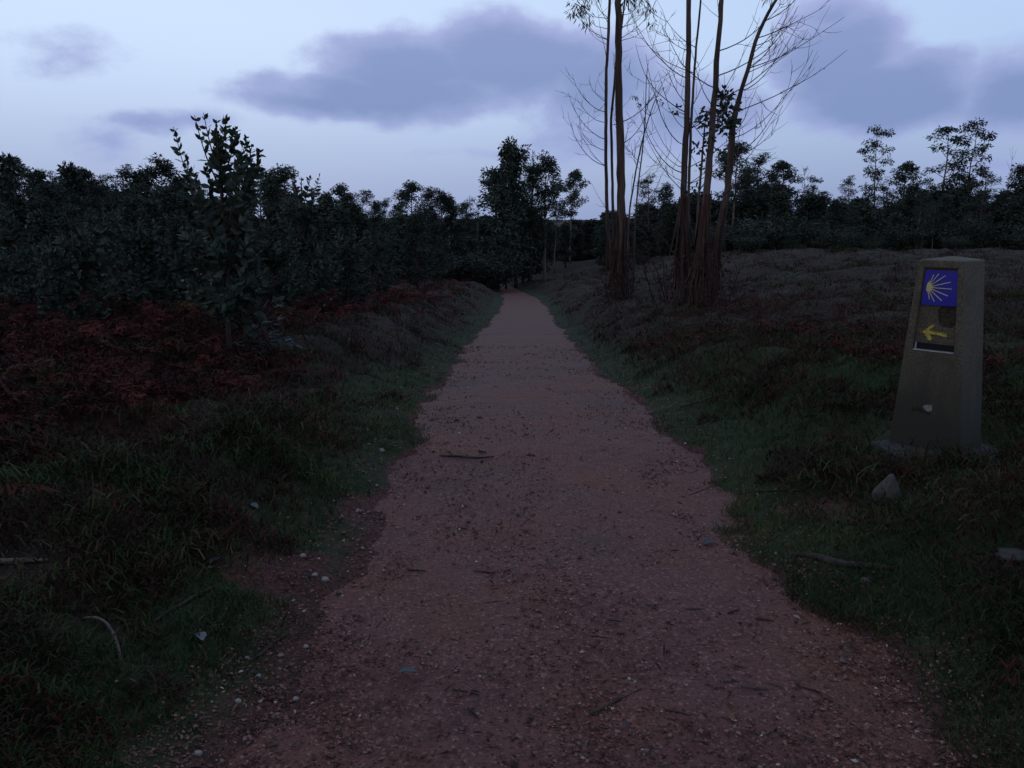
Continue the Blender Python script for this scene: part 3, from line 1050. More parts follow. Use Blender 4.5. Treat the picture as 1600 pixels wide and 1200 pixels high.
# ------------------------------------------------------------------ tall near eucalypts
def near_euc(name, label, pts, wid, Y, foot, crown_h=5.0, branches=(), tufts=(), nrand=14, sides=0, skirt=0, crown=True, rmin=.004, lean=None, broad=()):
    """pts: pixel polyline from foot to frame top, wid: stem widths in pixels, all at forward distance Y"""
    g = hit(*pts[0])
    Yb = g[1] if Y is None else Y
    P3 = [at(px, py, Yb) for px, py in pts]
    P3[0][2] = float(ground_z(P3[0][0], Yb)) - .1
    pix = Yb / F
    rad = [w_ * pix / 2 for w_ in wid]
    d = unit(P3[-1] - P3[-2])
    top = P3[-1]
    n_extra = 5
    for k in range(1, n_extra + 1):
        top = top + (d + rng.normal(size=3) * .05) * crown_h / n_extra
        P3.append(top)
        rad.append(rad[len(pts) - 1] * (1 - .85 * k / n_extra))
    P3 = np.array(P3)
    # densify
    s = np.concatenate([[0], np.cumsum(np.linalg.norm(np.diff(P3, axis=0), axis=1))])
    ss = np.linspace(0, s[-1], 46)
    Q = np.stack([np.interp(ss, s, P3[:, i]) for i in range(3)], 1)
    for _ in range(2):
        Q[1:-1] = .25 * Q[:-2] + .5 * Q[1:-1] + .25 * Q[2:]
    Q[1:-1] += rng.normal(size=(len(Q) - 2, 3)) * rad[len(pts) // 2] * .10
    Rr = np.interp(ss, s, rad)
    base = Q[0].copy()
    base[2] += .1
    root = thing(name, label, 'tree', base)
    Q = Q - base
    tk = MB()
    tk.tube(Q, Rr, 10, lump=.07)
    obj('trunk', tk.mesh('trunk', True), M_BARK, root)
    cr = MB()
    on = lambda f: np.array([np.interp(f * ss[-1], ss, Q[:, i]) for i in range(3)])
    ztop = at(800, 0, Yb)[2] - base[2]

    def twigs(b, depth=0):
        for q in range(2, len(b) - 1):
            if rng.random() < .55:
                dirn = unit(b[q + 1] - b[q]) + rng.normal(size=3) * .55
                c = curve_branch(b[q], dirn, rng.uniform(.25, .8) * (1 if depth == 0 else .5), .5, 5, .12)
                br.tube(c, np.linspace(.0055, .0025, 6), 3, cap=False)
                if depth == 0 and rng.random() < .6:
                    twigs(c, 1)
    for (f, side_x, ln, upw) in branches:
        b = curve_branch(on(f), (side_x, rng.normal() * .35, .35), ln, upw, 9, .05)
        br = MB()
        br.tube(b, np.linspace(.011, .0035, 10), 4, cap=False)
        twigs(b)
        obj('branch', br.mesh('branch'), M_BARKD, root)
    for k in range(nrand):
        f = rng.uniform(.24, .62)
        a = rng.random() * 6.28
        sx = math.cos(a) if not sides else abs(math.cos(a)) * sides
        b = curve_branch(on(f), (sx, math.sin(a) * .6, rng.uniform(.1, .8)), rng.uniform(.7, 2.0), rng.uniform(.6, 1.6), 8, .07)
        br = MB()
        br.tube(b, np.linspace(.009, .003, 9), 4, cap=False)
        twigs(b)
        obj('branch', br.mesh('branch'), M_BARKD, root)
    if crown:
        for k in range(15):
            f = rng.uniform(.60, .99)
            a = rng.random() * 6.28
            p = on(f)
            if p[2] < ztop + .5:
                continue
            b = curve_branch(p, (math.cos(a), math.sin(a), .8), rng.uniform(.8, 1.8), .3, 6)
            br = MB()
            br.tube(b, np.linspace(.02, .005, 7), 4, cap=False)
            obj('branch', br.mesh('branch'), M_BARKD, root)
            for q in (3, 5, 6):
                clump(cr, b[q], .38, 34, .19, .03, 1.3, .9)
        clump(cr, on(.99), .5, 60, .19, .03, 1.2, 1.2)
    for (px, py, r_, nn, L, W) in tufts:
        c = at(px, py, Yb + rng.normal() * .25) - base
        j = np.argmin(np.linalg.norm(Q - c - np.array([0, 0, -.5]), axis=1))
        b0 = Q[j]
        mid_ = (b0 + c) / 2 + np.array([0, 0, -.12])
        br = MB()
        br.tube(np.array([b0, mid_, c]), [.010, .007, .004], 4, cap=False)
        obj('branch', br.mesh('branch'), M_BARKD, root)
        clump(cr, c, r_, nn, L, W, 1.2, 1.0)
    for (px, py, r_, nn, L, W) in broad:
        c = at(px, py, Yb + rng.normal() * .1) - base
        j = np.argmin(np.linalg.norm(Q - c, axis=1))
        br = MB()
        br.tube(np.array([Q[j], (Q[j] + c) / 2, c]), [.010, .007, .004], 4, cap=False)
        obj('branch', br.mesh('branch'), M_BARKD, root)
        clump(cr, c, r_, nn, L, W, .2, .8, oval=True)
    if cr.n:
        obj('crown', cr.mesh('crown'), M_LEAF, root)
    if skirt:
        for k in range(skirt):
            sk = MB()
            a = rng.random() * 6.28
            h0 = rng.uniform(.5, 2.3)
            ln = h0 * rng.uniform(.35, 1.0)
            r_ = np.interp(h0, [0, 2], [Rr[0], Rr[6]])
            o = np.array([math.cos(a), math.sin(a), 0])
            tn = np.array([-math.sin(a), math.cos(a), 0])
            m = 6
            zz = np.linspace(h0, h0 - ln, m)
            axis = np.stack([np.interp(zz, Q[:, 2], Q[:, i]) for i in range(2)] + [zz], 1)
            outw = r_ * 1.0 + .015 + np.linspace(0, 1, m) ** 1.5 * rng.uniform(.03, .24)
            cpt = axis + o[None] * outw[:, None] + tn[None] * (rng.normal() * .03 * np.linspace(0, 1, m))[:, None]
            wd = rng.uniform(.014, .042) * np.linspace(1, .45, m)
            Vv = np.concatenate([cpt - tn[None] * wd[:, None], cpt + tn[None] * wd[:, None] + o[None] * .006])
            qq = [(i, i + 1, m + i + 1, m + i) for i in range(m - 1)]
            sk.add(Vv, qq)
            obj('bark_strip', sk.mesh('bark_strip', True), M_STRIP, root)
    return base


near_euc('eucalyptus_tree', 'thickest straight eucalyptus trunk with shaggy bark at its foot beside the path',
         [(968, 462), (969, 420), (970, 375), (971, 333), (969.6, 250), (966.7, 167), (966, 83), (966, 0)], [27, 21, 16, 13.5, 12.5, 11.5, 10.5, 9.5], None, None,
         6.0, [(.30, 1, 1.6, 1.3), (.34, 1, 1.8, 1.5)], [(985, -8, .30, 70, .19, .032), (1003, 2, .22, 40, .19, .032), (1014, 14, .16, 30, .17, .03), (1020, 35, .12, 16, .17, .03), (975, -15, .3, 50, .19, .03)],
         4, 1, 90)
near_euc('eucalyptus_tree', 'slim second stem close against the thickest eucalyptus trunk, drooping leaf tuft high up',
         [(962, 455), (953, 400), (948, 333), (946.7, 250), (947, 125), (950, 62), (953, 0)], [8, 6.5, 5.5, 5, 4.6, 4.2, 4], None, None,
         4.0, [(.36, -1, 1.7, 1.6), (.30, -1, 1.9, 1.8), (.42, -1, 1.5, 1.5)],
         [(903, 8, .28, 80, .18, .03), (912, 22, .26, 70, .18, .03), (895, 18, .16, 26, .17, .03), (918, 38, .14, 24, .17, .03), (925, -10, .3, 60, .18, .03)], 8, -1, 6)
near_euc('eucalyptus_tree', 'thin kinked stem squeezed between the thickest trunk and its slim neighbour',
         [(966, 456), (960, 400), (957.5, 325), (956, 233), (954, 178), (959, 150), (961.5, 104), (972, 40), (976, 0)], [6, 5, 4.4, 4, 3.8, 3.6, 3.2, 2.6, 2.2], None, None, 2.0, (), (), 3, 1, 0)
near_euc('eucalyptus_tree', 'upright eucalyptus trunk with ragged foot and bare curling side branches',
         [(1066, 470), (1067, 400), (1067, 354), (1069, 271), (1073, 200), (1075, 125), (1076, 60), (1076, 0)], [20, 15, 10.5, 9.5, 8.8, 8, 7.4, 7], None, None,
         5.0, [(.36, -1, 1.9, 1.4), (.30, -1, 2.2, 2.0), (.25, -1, 1.8, 2.2), (.42, -1, 2.0, 1.0), (.33, 1, 1.2, 1.4)], (), 7, -1, 60,
         broad=[(1054, 172, .12, 14, .10, .05)])
near_euc('eucalyptus_tree', 'thin dark stem running close beside the upright bare-branched eucalyptus',
         [(1074, 470), (1074, 380), (1077, 267), (1081, 167), (1087, 83), (1095, 0)], [5.5, 5, 4.2, 3.8, 3.2, 2.6], None, None, 3.0, (), (), 10, 0, 0)
near_euc('eucalyptus_tree', 'gently slanting eucalyptus trunk with clusters of round leaves on its side',
         [(1094, 480), (1095, 430), (1096, 375), (1104, 300), (1112.5, 208), (1117, 146), (1122, 62), (1128, 0)], [19, 15, 11.5, 10.5, 9.6, 8.6, 7.6, 6.8], None, None,
         5.0, [(.36, 1, 2.1, .9), (.40, 1, 1.9, .9), (.44, 1, 1.8, .8), (.38, -1, 1.5, 1.2)], (), 7, 0, 60,
         broad=[(1104, 176, .16, 36, .11, .06), (1101, 190, .12, 22, .11, .06), (1092, 232, .14, 26, .10, .05), (1108, 212, .12, 22, .10, .05), (1125, 238, .10, 14, .10, .05), (1128, 145, .10, 14, .10, .05)])
near_euc('eucalyptus_tree', 'eucalyptus leaning right with a crooked middle and long bare twigs',
         [(1110, 472), (1116, 410), (1121, 362), (1135, 308), (1142, 250), (1144, 200), (1150, 165), (1158, 142), (1169, 108), (1183, 54), (1204, 12), (1213, -2)],
         [11, 9, 8, 9.5, 10.5, 9.5, 8, 6.5, 6, 5.4, 4.8, 4.2], None, None,
         2.5, [(.36, 1, 2.0, 1.2), (.40, 1, 2.4, 1.1), (.46, 1, 2.5, .8), (.51, 1, 1.3, 1.2), (.56, 1, 2.3, .5), (.63, 1, 1.9, .4), (.67, 1, 1.1, .9)],
         [(1205, -14, .25, 30, .18, .03)], 9, 1, 12,
         broad=[(1133, 150, .16, 44, .12, .07), (1140, 165, .20, 60, .12, .07), (1130, 178, .18, 46, .12, .07), (1128, 195, .18, 40, .12, .07), (1143, 188, .15, 36, .12, .07), (1138, 208, .14, 26, .12, .06)])
near_euc('eucalyptus_sapling', 'whippy leafless sapling with a few leaf tufts beside the thickest eucalyptus trunk',
         [(978, 450), (981, 380), (984, 325), (993, 270), (1002, 225), (1012, 190), (1022, 160), (1031, 140)], [3.5, 3, 2.6, 2.3, 2.0, 1.6, 1.3, 1.0], None, None, .2, (),
         [(992, 150, .12, 16, .12, .035), (998, 162, .10, 14, .12, .035), (1028, 156, .10, 9, .12, .035), (1037, 135, .07, 5, .12, .035), (1034, 160, .05, 5, .12, .035)], 4, 1, 0, crown=False)
near_euc('eucalyptus_sapling', 'straight bare whip growing between the two clusters of eucalyptus trunks',
         [(990, 455), (992, 350), (997, 290), (1004, 235), (1008, 190), (1010, 120), (1012, 105)], [3, 2.6, 2.2, 1.9, 1.6, 1.1, .9], None, None, .2, (), (), 5, 0, 0, crown=False)
near_euc('eucalyptus_sapling', 'dark bushy sapling growing under the slanting eucalyptus trunk',
         [(1086, 474), (1086, 400), (1091, 320), (1096, 260), (1101, 200)], [5, 4.5, 4, 3.4, 2.4], None, None, .2, (), (), 5, 0, 0, crown=False,
         broad=[(1090, 300, .2, 30, .11, .055), (1068, 292, .12, 12, .1, .05), (1100, 262, .15, 24, .1, .05)])



def suckers(px, py, h, n, label):
    g = hit(px, py)
    root = thing('sucker_shoots', label, 'shrub', g)
    for k in range(n):
        a = rng.random() * 6.28
        r_ = rng.random() * .35
        z0 = float(ground_z(g[0] + r_ * math.cos(a), g[1] + r_ * math.sin(a))) - g[2]
        b = curve_branch((r_ * math.cos(a), r_ * math.sin(a), z0 - .05), (math.cos(a) * .35, math.sin(a) * .35, 1), h * rng.uniform(.4, 1.1), .1, 7, .13)
        br = MB()
        br.tube(b, np.linspace(.014, .004, 8), 4)
        for q in range(2, 7):
            c = curve_branch(b[q], unit(rng.normal(size=3) + np.array([0, 0, .5])), rng.uniform(.15, .5), .3, 4, .15)
            br.tube(c, np.linspace(.006, .003, 5), 3)
            m = rng.integers(0, 7)
            if m:
                br.leaves(np.repeat(c[-1][None], m, 0) + rng.normal(size=(m, 3)) * .05, unit(rng.normal(size=(m, 3)) + np.array([0, 0, -.6])), .10, .035)
        obj('shoot', br.mesh('shoot'), M_STRIP, root)


suckers(1046, 470, 1.9, 9, 'tangle of brown sucker shoots left of the upright bare-branched eucalyptus')
suckers(1080, 478, 2.2, 10, 'dense brown sucker tangle between the two middle eucalyptus trunks')
suckers(1108, 484, 1.7, 9, 'brown sucker shoots at the foot of the leaning eucalyptus')
suckers(984, 464, 1.9, 9, 'brown sucker shoots beside the foot of the thickest trunk')
suckers(952, 468, 1.3, 7, 'low brown shoots on the path side of the thickest trunk')

# ------------------------------------------------------------------ juvenile eucalypts on the left bank
def juvenile(label, px, top_py, Y, shoots, L, nleaf=26, low=70, wide=.55, lowtop=.72, a0=.25, stem0=.45):
    p = at(px, top_py, Y)
    z = float(ground_z(p[0], Y))
    base = np.array([p[0], Y, z])
    Ht = p[2] - z
    root = thing('eucalyptus_sapling', label, 'tree', base)
    tk, cr = MB(), MB()
    pal = [(.019, .032, .020), (.016, .027, .016), (.024, .035, .025), (.029, .040, .031), (.026, .027, .016)]
    stem = curve_branch((0, 0, -.05), (.02, 0, 1), Ht * .96, .2, 8, .03)
    stem[:, 0] += -stem[-1, 0] * np.linspace(0, 1, 9)
    stem[:, 1] += -stem[-1, 1] * np.linspace(0, 1, 9)
    tk.tube(stem, np.linspace(.028, .006, 9), 6)

    def dress(b, n, L0, a0=.25):
        T = np.gradient(b, axis=0)
        for k in range(n):
            f = a0 + (1 - a0) * (k + rng.random() * .4) / n
            i = f * (len(b) - 1)
            pos = np.array([np.interp(i, np.arange(len(b)), b[:, c]) for c in range(3)])
            tdir = unit(T[min(int(i), len(b) - 1)])
            s_ = unit(np.cross(tdir, rng.normal(size=3)))
            sz = L0 * (1.0 - .55 * f ** 2) * rng.uniform(.75, 1.2)
            d = np.stack([s_ + tdir * (.35 + .5 * f), -s_ + tdir * (.35 + .5 * f)])
            cr.leaves(np.stack([pos, pos]), unit(d + rng.normal(size=(2, 3)) * .25), sz, sz * .52, leafcol(2, pal), True)
    dress(stem, int(nleaf * .8), L, stem0)
    for (tx, ty, f0, lf) in shoots:
        tgt = at(tx, ty, Y + rng.normal() * .15) - base
        i = f0 * 8
        b0 = np.array([np.interp(i, np.arange(9), stem[:, c]) for c in range(3)])
        u = np.linspace(0, 1, 7)[:, None]
        ctrl = b0 + (tgt - b0) * np.array([.65, .65, .35])
        b = (1 - u) ** 2 * b0 + 2 * u * (1 - u) * ctrl + u ** 2 * tgt
        tk.tube(b, np.linspace(.010, .003, 7), 4, cap=False)
        dress(b, max(3, int(nleaf * .7 * lf)), L * (.75 + .25 * lf), a0)
    for k in range(low):
        f = rng.uniform(.08, lowtop)
        a = rng.random() * 6.28
        i = f * 8
        b0 = np.array([np.interp(i, np.arange(9), stem[:, c]) for c in range(3)])
        b = curve_branch(b0, (math.cos(a), math.sin(a), .5), wide * rng.uniform(.5, 1.2) * (1.2 - f), .5, 5)
        tk.tube(b, np.linspace(.008, .003, 6), 4, cap=False)
        dress(b, 10, L)
    obj('stem', tk.mesh('stem', True), M_BARKD, root)
    obj('crown', cr.mesh('crown'), M_LEAF, root)


juvenile('tallest round-leaved eucalyptus sapling standing out above the red bracken', 336, 160, 8.6,
         [(304, 180, .74, .3), (318, 176, .80, .25), (271, 198, .42, .8), (288, 236, .42, .7), (300, 262, .46, .9), (353, 182, .84, .5), (369, 199, .76, .7), (385, 213, .68, .7), (407, 234, .56, 1.0),
          (394, 226, .58, .9), (374, 240, .55, .9), (346, 232, .62, 1.1), (322, 256, .5, .9), (392, 262, .46, 1.0), (340, 205, .74, .7)], .15, 32, 50, .62, .55, .42, .55)
juvenile('smaller eucalyptus sapling with spreading top to the right of the tallest sapling', 470, 262, 14.0,
         [(458, 272, .8, .8), (485, 275, .78, .8), (500, 270, .7, .8), (508, 300, .6, 1.0), (492, 292, .6, 1.0), (462, 290, .6, 1.0)], .14, 20, 46, .8)
for k, (px, py, Y, lab) in enumerate(((215, 330, 10.5, 'low round-leaved eucalyptus bush left of the tallest sapling'), (110, 345, 9.5, 'bluish eucalyptus bush deep in the red bracken'),
                                      (20, 318, 10.5, 'dark eucalyptus bush at the outer edge of the bracken bank'), (420, 335, 12.0, 'low eucalyptus bush between the two taller saplings'),
                                      (545, 345, 17.0, 'green eucalyptus bush at the thin end of the bracken'), (160, 310, 13.5, 'eucalyptus sapling behind the bluish bush in the bracken'),
                                      (300, 340, 10.5, 'leafy eucalyptus bush at the foot of the tallest sapling'), (590, 352, 21.0, 'small eucalyptus bush near where the bank meets the thicket'))):
    juvenile(lab, px, py, Y, [(px + random.uniform(-35, 35), py + random.uniform(5, 25), .7, 1.0) for _ in range(5)], .12, 18, 42, .8)


# ------------------------------------------------------------------ ground cover
def wedge(n, y0, y1, p0=-350, p1=1950, power=1.0, near=False):
    """random points over the part of the ground the camera can see and a margin beside it, denser near by"""
    u = rng.random(n)
    y = (y0 ** -power + u * (y1 ** -power - y0 ** -power)) ** (-1 / power)
    x = (rng.uniform(p0, p1, n) - 800) / F * (y + 1.2)
    m = n // 9 if near else 0      # and all round the camera's own feet
    return np.concatenate([x, rng.uniform(-4, 4, m)]), np.concatenate([y, rng.uniform(-1.2, 2.6, m)])


def blades(mb, x, y, L, W, col, lean=.5, sink=.01, curl=.35):
    n = len(x)
    z = ground_z(x, y) - sink
    P = np.stack([x, y, z], 1)
    a = rng.random(n) * 2 * np.pi
    h = np.stack([np.cos(a), np.sin(a), np.zeros(n)], 1)
    s = np.stack([-np.sin(a), np.cos(a), np.zeros(n)], 1)
    a2 = rng.random(n) * 2 * np.pi
    s = np.stack([np.cos(a2), np.sin(a2), np.zeros(n)], 1)
    up = np.array([[0, 0, 1.]])
    le = (lean * rng.uniform(.2, 1.3, n))[:, None]
    d1 = unit(up + h * le)
    d2 = unit(up * (1 - curl) + h * (le + curl * 1.6))
    L = np.broadcast_to(L, (n,))[:, None]
    W = np.broadcast_to(W, (n,))[:, None]
    m = P + d1 * L * .55
    t = m + d2 * L * .45
    V = np.stack([P - s * W * .5, P + s * W * .5, m + s * W * .36, m - s * W * .36, t], 1).reshape(-1, 3)
    o = np.arange(n)[:, None] * 5
    mb.add(V, o + np.array([[0, 1, 2, 3]]), o + np.array([[3, 2, 4]]), np.repeat(col, 5, 0))


def pick(pal, n, jit=.3):
    return leafcol(n, pal, jit)


GREEN = [(.019, .036, .0105), (.026, .042, .0125), (.0155, .028, .0095), (.034, .046, .014), (.021, .037, .0145)]
STRAW = [(.050, .034, .017), (.036, .024, .0125), (.068, .047, .026), (.030, .020, .0115)]
BROWN = [(.023, .0135, .0085), (.029, .0160, .0098), (.017, .0110, .0075), (.034, .0205, .0125)]
RUST = [(.046, .0115, .0105), (.036, .010, .009), (.060, .0155, .0125), (.026, .009, .008), (.042, .015, .011)]

BPATCH = None


_finds = [hit_top(px, py) for px, py in ((20, 882), (60, 880), (150, 975), (182, 1008), (188, 1034), (290, 945), (330, 922), (1384, 790), (1585, 874), (1275, 874), (1310, 886), (1350, 890), (1395, 890), (312, 1000), (395, 795))]


def clear_of_finds(x, y, r):
    """no tall tuft right on top of the sticks and stones that lie in the open"""
    ok = np.ones(len(x), bool)
    for f in _finds:
        ok &= ~((np.abs(x - f[0]) < r * .6) & (y < f[1] + r * .35) & (y > f[1] - r * 1.3))
    return ok


def grass_cover():
    mb = MB()
    x, y = wedge(330000, 1.7, 34, power=.75, near=True)
    sl, sr = side_dist(x, y)
    t = np.maximum(sl, sr)
    right = sr > sl
    nz = fbm(x, y, 1.2, 21, 3)
    edge = np.exp(-((t - .35) / .4) ** 2)
    pr = np.where(right, (.48 + .35 * edge + .8 * nz) - .45 * sstep(7, 14, y) * (1 - edge), .75 * edge + .02 + .75 * nz - .3 * sstep(.8, 2.2, sl) - .35 * sstep(8, 14, y) * (1 - edge) - .8 * (1 - sstep(.12, .5, sl)) * (1 - sstep(4, 6.5, y)))
    pr = pr * (t > -.02) * (1 - .85 * bare_patches(x, y))
    dp_ = np.hypot(x - POST[0], y - POST[1]) < .33
    keep = (rng.random(len(x)) < pr) & ~dp_
    x, y = x[keep], y[keep]
    k = 1 + y / 14
    c = pick(GREEN, len(x))
    tone = fbm(x, y, 1.5, 140, 3)[:, None]
    c = c * (1 + .38 * np.clip(tone, -1, 1)) * np.array([[1.0, 1.0, 1.0]]) + np.clip(tone, 0, 1) * np.array([[.010, .004, -.002]])
    dry = rng.random(len(x)) < .10 + .22 * sstep(0, .8, fbm(x, y, .8, 40, 2))
    c[dry] = pick(STRAW, dry.sum())
    hgt = .045 + .035 * np.clip(fbm(x, y, 1.6, 33, 2) + .4, 0, 1.2)
    blades(mb, x, y, hgt * k ** .6 * rng.uniform(.6, 1.4, len(x)), .0042 * k * rng.uniform(.7, 1.3, len(x)), c, .8)
    tag(obj('grass', mb.mesh('grass'), M_GRASS), 'short green grass along both edges of the path', 'grass', kind='stuff')


def heath_cover():
    mb = MB()
    x, y = wedge(300000, 1.9, 62, power=.55, near=True)
    sl, sr = side_dist(x, y)
    t = np.maximum(sl, sr)
    right = sr > sl
    nz = fbm(x, y, .9, 61, 3)
    pr = np.where(right, .42 + .6 * nz + .4 * sstep(7, 16, y), .75 + .5 * nz) * sstep(.15, .7, t) * (1 - .7 * bare_patches(x, y))
    dp_ = np.hypot(x - POST[0], y - POST[1]) < .34
    keep = (rng.random(len(x)) < pr) & ~dp_ & clear_of_finds(x, y, .15)
    x, y, right = x[keep], y[keep], right[keep]
    n = len(x)
    k = 1 + y / 12
    c = pick(BROWN, n)
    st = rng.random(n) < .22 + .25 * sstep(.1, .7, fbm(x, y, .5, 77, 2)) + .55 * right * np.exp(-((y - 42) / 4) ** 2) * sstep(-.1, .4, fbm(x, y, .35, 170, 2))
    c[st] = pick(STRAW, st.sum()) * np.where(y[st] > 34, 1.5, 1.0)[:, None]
    ru = (rng.random(n) < .30) & ~st
    c[ru] = pick(RUST, ru.sum()) * .8
    gr = rng.random(n) < .35 * sstep(.0, .7, fbm(x, y, .7, 91, 2))
    c[gr] = pick(GREEN, gr.sum()) * .9
    hm = np.clip(fbm(x, y, .8, 15, 3) + .35, .05, 1.2)
    tt = np.maximum(*side_dist(x, y))
    hgt = (.06 + .15 * hm) * np.interp(y, [2, 5, 8, 20, 60], [.45, .7, 1.0, 1.3, 1.2]) * (.6 + .4 * sstep(.3, 1.2, tt))
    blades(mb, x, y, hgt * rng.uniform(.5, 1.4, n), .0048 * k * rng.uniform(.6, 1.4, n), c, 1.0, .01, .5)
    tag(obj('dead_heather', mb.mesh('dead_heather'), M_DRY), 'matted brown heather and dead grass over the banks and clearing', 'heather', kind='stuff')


def tussocks():
    """ragged hummocks of dead heather, moss and grass that make the banks uneven"""
    mb = MB()
    x, y = wedge(9000, 2.0, 58, power=.45, near=True)
    sl, sr = side_dist(x, y)
    t = np.maximum(sl, sr)
    pr = sstep(.15, .7, t) * (.35 + .9 * np.clip(fbm(x, y, .6, 112, 2) + .3, 0, 1)) * (1 - bare_patches(x, y))
    keep = (rng.random(len(x)) < pr) & (np.hypot(x - POST[0], y - POST[1]) > .55) & clear_of_finds(x, y, .26)
    x, y, t = x[keep], y[keep], t[keep]
    pals = [np.array(p_) for p_ in (BROWN, BROWN, RUST, GREEN, STRAW, GREEN, BROWN)]
    m = len(x)
    nb = np.where(y < 8, 90, np.where(y < 16, 60, 40))
    r = rng.uniform(.10, .26, m) * (1 + y / 35) * (.6 + .4 * np.minimum(1, t))
    pal_i = rng.integers(0, 7, m)
    tone = rng.uniform(.6, 1.1, m)
    h0 = .045 + .06 * rng.random(m)
    I = np.repeat(np.arange(m), nb)
    n = len(I)
    a = rng.random(n) * 6.28
    q = np.sqrt(rng.random(n))
    bx, by = x[I] + np.cos(a) * q * r[I], y[I] + np.sin(a) * q * r[I]
    c = np.zeros((n, 3))
    for k in range(7):
        sel = pal_i[I] == k
        c[sel] = pick(pals[k], sel.sum())
    c *= tone[I][:, None]
    dz = (1 - q ** 2) * r[I] * .45
    hgt = h0[I] * (1 + y[I] / 30) * (1.1 - .5 * q) * np.interp(y[I], [2, 5], [.65, 1])
    blades(mb, bx, by, hgt * rng.uniform(.6, 1.4, n), .0060 * (1 + y[I] / 11) * rng.uniform(.6, 1.4, n), c, 1.2, .0, .6)
    mb.V[-1][:, 2] += np.repeat(dz, 5)
    tag(obj('heather_tussock', mb.mesh('heather_tussock'), M_DRY), 'ragged low hummocks of heather and moss roughening the banks', 'heather', kind='stuff')


def frond(L=.75, n=11, seed=0):
    r = np.random.default_rng(seed)
    u = np.linspace(0, 1, 9)
    zs = L * (1.05 * u - .75 * u ** 2.2)
    ys = L * (.15 * u + .75 * u ** 2)
    S = np.stack([r.normal() * .04 * u, ys, zs], 1)
    V, Q, T = [], [], []

    def strip(p0, p1, w0, w1, nrm):
        k = len(V)
        V.extend([p0 - nrm * w0, p0 + nrm * w0, p1 + nrm * w1, p1 - nrm * w1])
        Q.append((k, k + 1, k + 2, k + 3))
    for i in range(8):
        strip(S[i], S[i + 1], .004, .004, np.array([1., 0, 0]))
    for k in range(n):
        f = .32 + .66 * k / n
        p = np.array([np.interp(f, u, S[:, c]) for c in range(3)])
        T_ = unit(np.array([0, np.interp(f, u, np.gradient(ys, u)), np.interp(f, u, np.gradient(zs, u))]))
        ln = L * .30 * (1 - .85 * (k / n)) * r.uniform(.7, 1.1)
        for sd in (-1, 1):
            d = unit(np.array([sd, 0, 0]) + T_ * .35 + np.array([0, r.normal() * .3, -.35 + r.normal() * .45]))
            w = .012 * (1 - .5 * k / n)
            m = p + d * ln * .55
            e = m + unit(d + np.array([0, 0, -.7])) * ln * .45
            strip(p, m, w * .8, w, T_)
            kk = len(V)
            V.extend([m - T_ * w, m + T_ * w, e])
            T.append((kk, kk + 1, kk + 2))
    return np.array(V), np.array(Q), np.array(T)


def bracken():
    protos = [frond(.75, 13, s) for s in range(5)]
    mb = MB()
    # left bank
    x, y = wedge(20000, 3.4, 62, -330, 760, power=.45)
    sl, sr = side_dist(x, y)
    dens = sstep(.9 , 2.2, sl - np.interp(y, [3.5, 7, 12, 20], [.8, .35, .1, .0]) + .6 * fbm(x, y, .7, 5, 2))
    keep = rng.random(len(x)) < dens
    x, y = x[keep][:6800], y[keep][:6800]
    # around the feet of the eucalypts and along the right bank
    x2, y2 = wedge(2600, 7, 40, 840, 1500, power=.4)
    sl2, sr2 = side_dist(x2, y2)
    d2 = sstep(.5, 1.0, sr2) * (1 - sstep(2.5, 6.5, sr2)) * sstep(.0, .6, fbm(x2, y2, .8, 8, 2) + .35)
    k2 = rng.random(len(x2)) < d2
    x2, y2 = x2[k2], y2[k2]
    nl = len(x)
    x, y = np.concatenate([x, x2]), np.concatenate([y, y2])
    z = ground_z(x, y)
    for i in range(len(x)):
        V, Q, T = protos[i % 5]
        s = rng.uniform(.35, .8) * (1 if i < nl else .75) * (.8 + .3 * min(1, y[i] / 14))
        a = rng.random() * 6.28
        ca, sa = math.cos(a), math.sin(a)
        tilt = rng.uniform(.55, 1.35)
        V = V + rng.normal(size=V.shape) * .010
        W_ = np.stack([V[:, 0] * ca - V[:, 1] * sa, V[:, 0] * sa + V[:, 1] * ca, V[:, 2] * tilt], 1) * s
        W_ += np.array([x[i], y[i], z[i] - .02])
        c = np.array(RUST[rng.integers(0, 5)]) * rng.uniform(.6, 1.4)
        if i >= nl:
            c = c * .75 + np.array((.01, .008, .006))
        if rng.random() < .07:
            c = np.array((.060, .034, .019)) * rng.uniform(.6, 1.2)
        mb.add(W_, Q, T, c)
    tag(obj('bracken', mb.mesh('bracken'), M_DRY), 'dead rust-red bracken covering the left bank', 'bracken', kind='stuff')


